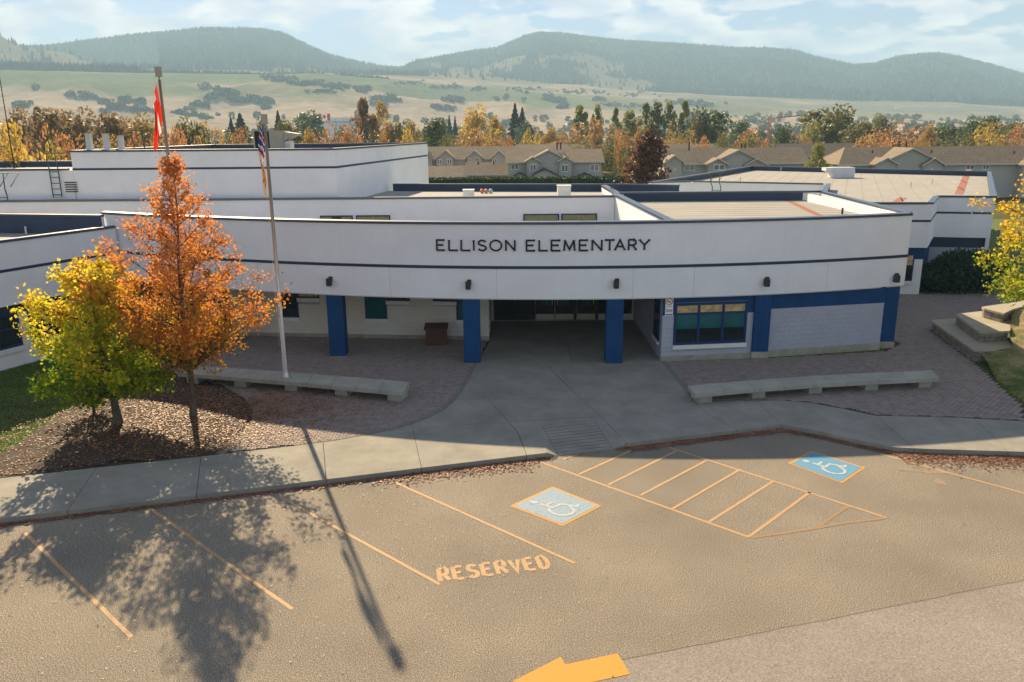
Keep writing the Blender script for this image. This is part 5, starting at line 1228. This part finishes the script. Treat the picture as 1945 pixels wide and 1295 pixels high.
h=house('long townhouse row with small peaked gables, behind the tan garage roofs',Hx(790,Y2),Hx(985,Y2),Y2,Hz(880,299,Y2),Hz(880,278,Y2+4),10,
 gables=[(Hx(833,Y2),Hx(862,Y2),1.2,Hz(847,296,Y2),Hz(847,284,Y2)),(Hx(888,Y2),Hx(916,Y2),1.2,Hz(900,296,Y2),Hz(902,284,Y2)),(Hx(934,Y2),Hx(962,Y2),1.2,Hz(948,297,Y2),Hz(948,284,Y2)),(Hx(809,Y2),Hx(822,Y2),1.2,Hz(815,298,Y2),Hz(815,288,Y2))],
 wins=[(Hx(831,Y2),Hx(840,Y2),Hz(835,312,Y2),Hz(835,302,Y2),1.25),(Hx(850,Y2),Hx(859,Y2),Hz(855,311,Y2),Hz(855,301,Y2),1.25),(Hx(889,Y2),Hx(897,Y2),Hz(895,307,Y2),Hz(895,300,Y2),1.25),(Hx(902,Y2),Hx(911,Y2),Hz(905,307,Y2),Hz(905,299,Y2),1.25),(Hx(935,Y2),Hx(943,Y2),Hz(940,308,Y2),Hz(940,301,Y2),1.25)])
Y3=150.
house('tan-roofed low garage nearest the gymnasium corner',Hx(775,Y3),Hx(885,Y3),Y3,Hz(850,333,Y3),Hz(850,315,Y3+3),7.5,gables=[],wins=[],roofm='shingle_tan',wallm='siding_gold')
h=house('tan-roofed low garage between the hedge and the peaked row',Hx(887,Y3),Hx(962,Y3),Y3-1,Hz(920,328,Y3),Hz(920,308,Y3+3),7.5,gables=[],wins=[(Hx(892,Y3),Hx(903,Y3),Hz(897,337,Y3),Hz(897,331,Y3),0)],roofm='shingle_tan',wallm='siding_gold')
pipes(h,[(908,306,313,Y3),(938,307,312,Y3)])
Y4=135.
h=house('grey-green townhouse with a wide gable right of the dark purple tree',Hx(1262,Y4),Hx(1533,Y4),Y4,Hz(1400,307,Y4),Hz(1400,280,Y4+4),9.5,
 gables=[(Hx(1352,Y4),Hx(1443,Y4),1.4,Hz(1400,305,Y4),Hz(1397,283,Y4)),(Hx(1341,Y4),Hx(1375,Y4),1.9,Hz(1360,308,Y4),Hz(1361,299,Y4)),(Hx(1412,Y4),Hx(1448,Y4),1.9,Hz(1430,309,Y4),Hz(1431,299,Y4)),(Hx(1262,Y4),Hx(1292,Y4),1.6,Hz(1280,304,Y4),Hz(1278,293,Y4))],
 wins=[(Hx(1300,Y4),Hx(1321,Y4),Hz(1310,324,Y4),Hz(1310,310,Y4),0),(Hx(1351,Y4),Hx(1372,Y4),Hz(1360,322,Y4),Hz(1360,311,Y4),1.95)])
pipes(h,[(1308,270,286,Y4+3),(1407,272,281,Y4+4),(1414,272,281,Y4+4)])
h=house('long brown-roofed townhouse row with one wide gable, at the right',Hx(1588,Y4),Hx(2060,Y4),Y4-2,Hz(1800,308,Y4-2),Hz(1800,277.5,Y4+3),10,
 gables=[(Hx(1658,Y4),Hx(1765,Y4),1.4,Hz(1710,306,Y4-2),Hz(1712,280,Y4-2)),(Hx(1645,Y4),Hx(1682,Y4),1.9,Hz(1660,308,Y4-2),Hz(1663,298,Y4-2)),(Hx(1733,Y4),Hx(1768,Y4),1.9,Hz(1750,309,Y4-2),Hz(1751,298,Y4-2)),(Hx(1920,Y4),Hx(2010,Y4),1.6,Hz(1950,309,Y4-2),Hz(1965,288,Y4-2))],
 wins=[(Hx(1824,Y4),Hx(1840,Y4),Hz(1830,322,Y4-2),Hz(1830,313,Y4-2),0),(Hx(1855,Y4),Hx(1868,Y4),Hz(1860,322,Y4-2),Hz(1860,313,Y4-2),0)],hip=3.0)
pipes(h,[(1705,268,281,Y4+2),(1719,269,281,Y4+2),(1768,285,291,Y4),(1656,285,291,Y4),(1925,287,292,Y4)])
Y5=205.
house('distant brown townhouse roof seen over the main row, left of the flues',Hx(985,Y5),Hx(1110,Y5),Y5,Hz(1050,290,Y5),Hz(1050,274,Y5+4),10)
house('distant brown roof above the grey-green townhouse',Hx(1280,Y5),Hx(1360,Y5),Y5,Hz(1320,290,Y5),Hz(1320,273,Y5+4),10)
h=house('distant brown roof behind the gap with the pale green tree',Hx(1455,Y5),Hx(1600,Y5),Y5-10,Hz(1520,292,Y5),Hz(1520,271,Y5+4),10); pipes(h,[(1513,264,273,Y5),(1557,262,272,Y5)])
house('distant grey-roofed house over the right end of the brown row',Hx(1868,Y5),Hx(1960,Y5),Y5,Hz(1900,280,Y5),Hz(1900,263.5,Y5+4),12,wallm='siding',roofm='shingle_tan')
house('small far roof beneath the pale orange trees',Hx(1040,280.),Hx(1080,280.),280.,Hz(1060,278,280),Hz(1060,269,284),10,roofm='shingle_tan')
E0=empty('white_gabled_house',(Hx(1607,250.),250,-2.5),'far white house whose plain gable rises between dark trees','house')
def wg(b):
    x0,x1=Hx(1587,250.),Hx(1628,250.); b.box(x0,x1,250,262,-3,Hz(1600,273,250)); b.add([(x0,250,Hz(1600,273,250)),(x1,250,Hz(1600,273,250)),((x0+x1)/2,250,Hz(1600,260,250))],[(0,1,2)])
prt('wall',M['far_white'],E0,wg)
rbm,wbm=MB(),MB(); gable(rbm,wbm,Hx(1587,250.),Hx(1628,250.),250,262,Hz(1600,273,250),Hz(1600,260,250)+.2,'shingle_tan','siding'); rbm.build('roof',M['shingle_tan'],E0)
# far landmarks
x,y,z,r=ray_t(636,252,400,1400) or (-150,900,-5,900)
E0=empty('arena_building',(-170,700,-4),'far long white building with a big maple leaf flag board on its roof','building')
Yb=700.; bxm=lambda u:Yp(u,230,Yb)[0]; bzm=lambda v:Yp(640,v,Yb)[2]
prt('wall',M['far_white'],E0,lambda b:(b.box(bxm(610),bxm(668),Yb,Yb+30,-6,bzm(229)),b.box(bxm(608),bxm(650),Yb-12,Yb-.5,-6,bzm(236)))); prt('wall_band',M['far_grey'],E0,lambda b:b.box(bxm(610),bxm(668),Yb-.5,Yb-.1,bzm(233),bzm(230)))
prt('upper_storey',M['far_white'],E0,lambda b:[b.box(bxm(628+k*5),bxm(632+k*5),Yb,Yb+8,bzm(228.9),bzm(222.5)) for k in range(8)])
FB=prt('flag_board',M['flag_white'],E0,lambda b:b.box(bxm(611),bxm(622),Yb+.2,Yb+.6,bzm(229),bzm(215.5)))
prt('red_field',M['sign_red'],FB,lambda b:(b.box(bxm(605.5),bxm(611),Yb+.2,Yb+.6,bzm(229),bzm(215.5)),b.box(bxm(622),bxm(627.5),Yb+.2,Yb+.6,bzm(229),bzm(215.5))))
def leaf_(b):
    cx_,cz_=bxm(616.5),bzm(222); s=bxm(620.5)-cx_
    pts=[(0,1.2),(.3,.7),(.55,.85),(.45,.35),(1,.45),(.8,.1),(.95,-.1),(.4,-.5),(.08,-.45),(.08,-1),(-.08,-1),(-.08,-.45),(-.4,-.5),(-.95,-.1),(-.8,.1),(-1,.45),(-.45,.35),(-.55,.85),(-.3,.7)]
    b.add([(cx_+a*s,Yb+.1,cz_+c*s*1.1) for a,c in pts],[tuple(range(len(pts)))])
prt('maple_leaf',M['sign_red'],FB,leaf_)
Yc=520.; cxm=lambda u:Yp(u,230,Yc)[0]; czm=lambda v:Yp(1475,v,Yc)[2]
E0=empty('tower_crane',(cxm(1460),Yc,-4),'far thin red tower crane above the trees','crane')
prt('mast',M['crane_red'],E0,lambda b:[b.box(cxm(1459),cxm(1459)+.35,Yc,Yc+.35,-4,czm(226)),b.box(cxm(1463)-.35,cxm(1463),Yc,Yc+.35,-4,czm(226))]+[b.tube([(cxm(1459),Yc,-4+k*2),(cxm(1463),Yc,-3+k*2)],.14,4) for k in range(int((czm(226)+4)/2))])
prt('jib',M['crane_red'],E0,lambda b:(b.tube([(cxm(1455),Yc,czm(226)),(cxm(1518),Yc,czm(220))],.22,4),b.tube([(cxm(1461),Yc,czm(223)),(cxm(1518),Yc,czm(219))],.15,4)))
prt('cab_tower',M['crane_red'],E0,lambda b:(b.tube([(cxm(1455),Yc,czm(216)),(cxm(1461),Yc,czm(226))],.25,4),b.tube([(cxm(1483),Yc,czm(214)),(cxm(1484),Yc,czm(223))],.2,4)))
gx1=ray_t(1740,205,1200,3000); 
if gx1:
    th0=math.atan2(gx1[0],gx1[1])
    E0=empty('greenhouse_row',gx1[:3],'far thin white row of greenhouses on the hillside field','greenhouse')
    def gh(b):
        for k in range(24):
            p=ray_t(1705+k*5,205.4,1200,3000)
            if p: b.box(p[0]-3.6,p[0]+3.6,p[1],p[1]+8,p[2]-1,p[2]+3.0)
    prt('greenhouse_roof',M['far_white'],E0,gh)
# ================================================================ BACKGROUND TREES
def crown_mesh(shape,seed,n=3000):
    r2=np.random.RandomState(seed); b=MB()
    def q(c,s):
        a=r2.normal(size=3); a/=np.linalg.norm(a); t=r2.normal(size=3); t-=a*t.dot(a); t/=np.linalg.norm(t)+1e-9; w_=np.cross(a,t); k=len(b.v)
        b.v+=[tuple(c-t*s*.5),tuple(c+w_*s*.4),tuple(c+t*s*.5),tuple(c-w_*s*.4)]; b.f.append((k,k+1,k+2,k+3)); b.m.append(0)
    if shape=='conifer':
        for i in range(n):
            f=r2.rand()**.8; rr_=(1-f)*.26*(.45+.55*abs(math.sin(f*34+r2.rand()*.8)))*(.6+.5*r2.rand()); th=r2.uniform(0,6.28); q(np.array([rr_*math.cos(th),rr_*math.sin(th),.06+.94*f]),.04)
        return b
    lobes=[]
    if shape=='tall':
        for i in range(44): f=r2.rand(); w_=.20*math.sin(math.pi*min(1,f*.85+.15))**.6; th=r2.uniform(0,6.28); lobes.append((w_*r2.rand()**.5*math.cos(th),w_*r2.rand()**.5*math.sin(th),.10+.86*f,.03+.045*r2.rand()))
    elif shape=='wide':
        for i in range(34): th=r2.uniform(0,6.28); rr_=.50*math.sqrt(r2.rand()); z=.14+.68*r2.rand()**.8*math.sqrt(max(0,1-(rr_/.56)**2)); lobes.append((rr_*math.cos(th),rr_*math.sin(th),z,.10+.08*r2.rand()))
    elif shape=='sparse':
        for i in range(30): th=r2.uniform(0,6.28); f=r2.rand(); rr_=.36*r2.rand()**.6*math.sin(math.pi*min(1,.15+f*.8)); lobes.append((rr_*math.cos(th),rr_*math.sin(th),.2+.75*f,.07+.04*r2.rand()))
    else:
        for i in range(34): th=r2.uniform(0,6.28); f=r2.rand(); rr_=.38*r2.rand()**.5*math.sin(math.pi*min(1,.2+f*.72)); lobes.append((rr_*math.cos(th),rr_*math.sin(th),.12+.74*f,.08+.07*r2.rand()))
    for i in range(n):
        lx,ly,lz,lr=lobes[r2.randint(len(lobes))]; t=r2.normal(size=3); t/=np.linalg.norm(t); t*= (.75+.35*r2.rand())*lr; 
        q(np.array([lx+t[0],ly+t[1],max(.05,lz+t[2])]),.030+.02*r2.rand())
    return b
CM={}
CS={}
for s_ in ('round','wide','tall','sparse','conifer'):
    for k in range(3):
        q_=crown_mesh(s_,len(CM)*7+3); a_=np.array(q_.v); CS[(s_,k)]=(float(np.percentile(a_[:,2],99.2)),2*float(np.percentile(np.hypot(a_[:,0],a_[:,1]),93)))
        CM[(s_,k)]=q_.mesh('crown',M['bg_green'])
tkm=MB(); tkm.tube([(0,0,0),(.005,0,.3),(0,.005,.55)],[.018,.013,.005],6)
for k in range(5): a=k*1.3; tkm.tube([(0,0,.2+.06*k),(.12*math.cos(a),.12*math.sin(a),.38+.06*k)],[.008,.002],4,cap=False)
TKM=tkm.mesh('trunk',M['bark'])
BT=[ # u, v top, width px, distance, shape, colour, label
(18,243,100,72,'wide','yellow','bright yellow tree at the left edge beyond the roofs'),
(35,214,80,190,'round','brown','brown-olive tree at the far left behind the yellow one'),(92,211,84,175,'round','brown','tall brown tree left of the three roof vents'),
(70,205,22,240,'tall','olive','small green treetop poking above the brown thicket'),(150,214,84,170,'round','brown','brown thicket tree behind the leftmost roof vent'),
(205,219,80,165,'round','brown','brown tree behind the dark flue'),(250,224,70,175,'round','gold','yellowish brown tree behind the roof ladder rails'),
(292,234,64,180,'round','brown','low brown tree left of the red flag'),(60,262,70,100,'wide','orange','orange bush below the brown thicket at the far left'),(118,262,64,95,'wide','orange','orange bush between the ladder and the first vent'),
(86,282,60,84,'wide','yellow','yellow bush just above the left roof edge'),(150,272,60,110,'wide','orange','low orange bush behind the leftmost vent'),(205,262,60,130,'wide','gold','golden bush behind the middle vents'),(268,258,64,140,'wide','orange','orange bush right of the ladder rails'),
(318,245,50,150,'wide','orange','orange bush behind the taller flagpole'),(362,231,62,165,'round','olive','olive-topped round tree right of the taller flagpole'),(345,248,56,140,'wide','orange','reddish orange bush right of the taller flagpole'),(408,245,66,150,'wide','gold','golden round bush in the middle of the roof line'),
(458,247,56,150,'wide','orange','orange bush left of the rooftop unit'),(455,216,40,420,'conifer','conifer','dark conifer beyond the golden bush'),(438,226,26,400,'conifer','conifer','smaller conifer beside the dark one'),(527,211,26,430,'conifer','conifer','lone conifer above the shorter flagpole'),(498,226,30,420,'round','green','dusky round tree behind the rooftop unit'),
(540,232,66,190,'round','olive','olive round tree right of the rooftop unit'),(585,215,62,430,'round','green','hazy green tree left of the flag board'),(575,250,56,150,'wide','gold','golden bush right of the rooftop unit hood'),(615,246,64,150,'wide','orange','orange bush under the flag board building'),(648,240,60,190,'wide','brown','brown bush in front of the far white building'),(660,247,54,145,'wide','orange','orange round bush left of the paired tall trees'),
(690,189,50,200,'sparse','brown','taller of two airy brown trees above the gymnasium roof'),(722,197,42,200,'sparse','gold','shorter airy olive tree next to the tallest brown one'),(755,231,56,200,'round','olive','yellow-olive tree right of the airy pair'),(780,233,44,230,'round','gold','dull golden tree behind the gymnasium corner'),(775,249,60,150,'wide','yellow','yellow-orange bush at the gymnasium corner'),(735,255,46,140,'wide','orange','small orange bush below the airy pair'),
(826,227,70,230,'round','green','dark green round tree over the peaked house row'),(853,257,50,185,'wide','olive','low olive bush over the peaked house row'),(905,205,70,260,'round','yellow','large yellow tree above the peaked house row'),(938,222,40,270,'round','gold','golden tree leaning out right of the large yellow one'),(905,247,92,200,'wide','pink','salmon orange bush under the large yellow tree'),(960,262,44,200,'wide','orange','small orange bush left of the twin conifers'),
(978,197,30,420,'conifer','conifer','tallest dark conifer behind the houses'),(992,205,30,425,'conifer','conifer','second dark conifer touching the tallest'),(1000,232,44,400,'round','green','dusky round tree at the foot of the dark conifers'),(853,219,16,480,'conifer','conifer','small far conifer left of the large yellow tree'),(864,221,14,480,'conifer','conifer','tiny far conifer beside another, left of the large yellow tree'),
(1008,248,42,220,'wide','yellow','yellow-orange bush left of the house flues'),(1048,244,44,225,'round','gold','golden olive round tree above the house flues'),(1070,252,44,240,'wide','pink','pale orange bush right of the golden olive tree'),(1105,202,32,260,'tall','lime','leftmost of three slim green poplars'),(1135,202,22,262,'tall','lime','middle of three slim green poplars'),(1171,206,20,258,'tall','lime','right and thinnest of three slim green poplars'),
(1135,232,108,230,'wide','pink','very wide pale orange tree behind the grey townhouse'),(1108,257,58,168,'wide','olive','olive shrub tree against the grey townhouse roof'),(1162,263,56,165,'wide','olive','olive shrub tree over the right end of the grey townhouse'),(1180,250,36,200,'wide','orange','orange bush left of the purple tree'),
(1197,212,34,265,'tall','lime','yellow-green poplar just left above the purple tree'),(1226,197,28,270,'tall','lime','first tall poplar above the purple tree'),(1247,197,30,272,'tall','olive','broad tall poplar, second above the purple tree'),(1272,196,26,268,'tall','lime','slim leaning poplar right of the broad one'),(1301,193,26,262,'tall','lime','tallest poplar at the right end of its row'),(1215,245,36,220,'wide','orange','orange bush behind the purple tree'),(1285,245,56,230,'wide','gold','pale golden bush under the poplars'),
(1348,209,72,255,'round','green','big dark green tree right of the poplars'),(1325,222,40,250,'round','olive','olive tree left of the big dark green one'),(1328,258,36,200,'wide','orange','small orange tree at the foot of the dark green tree'),(1376,255,64,165,'wide','olive','dark olive shrub tree on the grey-green townhouse roof line'),(1438,257,62,165,'wide','olive','second olive shrub tree right of the roof flues'),
(1408,230,46,340,'round','green','hazy green tree left of the crane'),(1428,247,58,210,'wide','orange','orange and pink bush behind the olive shrub tree'),(1490,238,46,220,'round','green','green tree with a reddish top right of the crane'),(1525,250,34,230,'wide','pink','pinkish bush left of the great willow'),(1575,206,94,250,'round','olive','great round willow, largest tree of the background'),(1545,235,40,235,'round','lime','yellow-green tree at the left foot of the great willow'),
(1557,275,38,118,'sparse','lime','pale green young tree in the gap between the townhouse rows'),(1640,232,56,230,'round','olive','dark olive tree right of the great willow'),(1672,220,50,330,'round','olive','hazier olive tree behind the orange mound'),(1703,240,100,205,'wide','orange','broad orange-topped tree above the long brown roof'),(1752,259,30,200,'wide','gold','small golden bush right of the broad orange tree'),(1777,259,26,205,'round','burgundy','small burgundy tree over the long brown roof'),(1768,238,24,260,'round','gold','small ochre tree above the burgundy one'),
(1800,240,50,270,'round','green','green tree between the burgundy and golden trees'),(1850,226,46,300,'round','green','tall green tree behind the bright golden one'),(1880,223,46,310,'round','green','rightmost tall green tree behind the bright golden one'),(1882,235,66,215,'wide','yellow','bright golden-orange tree near the right edge'),(1842,258,64,190,'wide','olive','dark olive bush below the bright golden tree'),(1912,258,40,190,'wide','olive','dark olive bush right below the bright golden tree'),(1938,243,44,220,'wide','orange','orange tree cut by the right edge'),(1928,232,40,300,'round','olive','hazy olive tree above the right edge orange one'),
(1800,262,40,200,'wide','olive','olive bush between the burgundy tree and the dark bush'),(1655,258,60,215,'wide','gold','golden bush at the left foot of the broad orange tree'),
]
for i,(u,v,wp,dist,shp,colr,lab) in enumerate(BT):
    a,yy_,q_=D(u,v); hh=math.hypot(a,yy_); x,y=a/hh*dist,yy_/hh*dist; ztop=CH+dist*q_/hh; zb=TZ(x,y); H_=ztop-zb
    E0=empty('tree',(x,y,zb-.3),lab,'tree','autumn trees beyond the school')
    nat={'round':.92,'wide':1.2,'tall':.42,'sparse':.72,'conifer':.45}[shp]; W_=wp/FPX*dist*math.hypot(1,a)/1.0
    H2=H_/.97; ch_,cw_=CS[(shp,i%3)]; sc_h=(H_+.3)/ch_; sc_w=W_/cw_*1.06
    o=link('crown',CM[(shp,i%3)],E0); o.scale=(sc_w,sc_w,sc_h); o.rotation_euler=(0,0,i*1.7)
    o.material_slots[0].link='OBJECT'; o.material_slots[0].material=M['bg_'+colr]
    o=link('trunk',TKM,E0); o.scale=(sc_h,sc_h,sc_h)
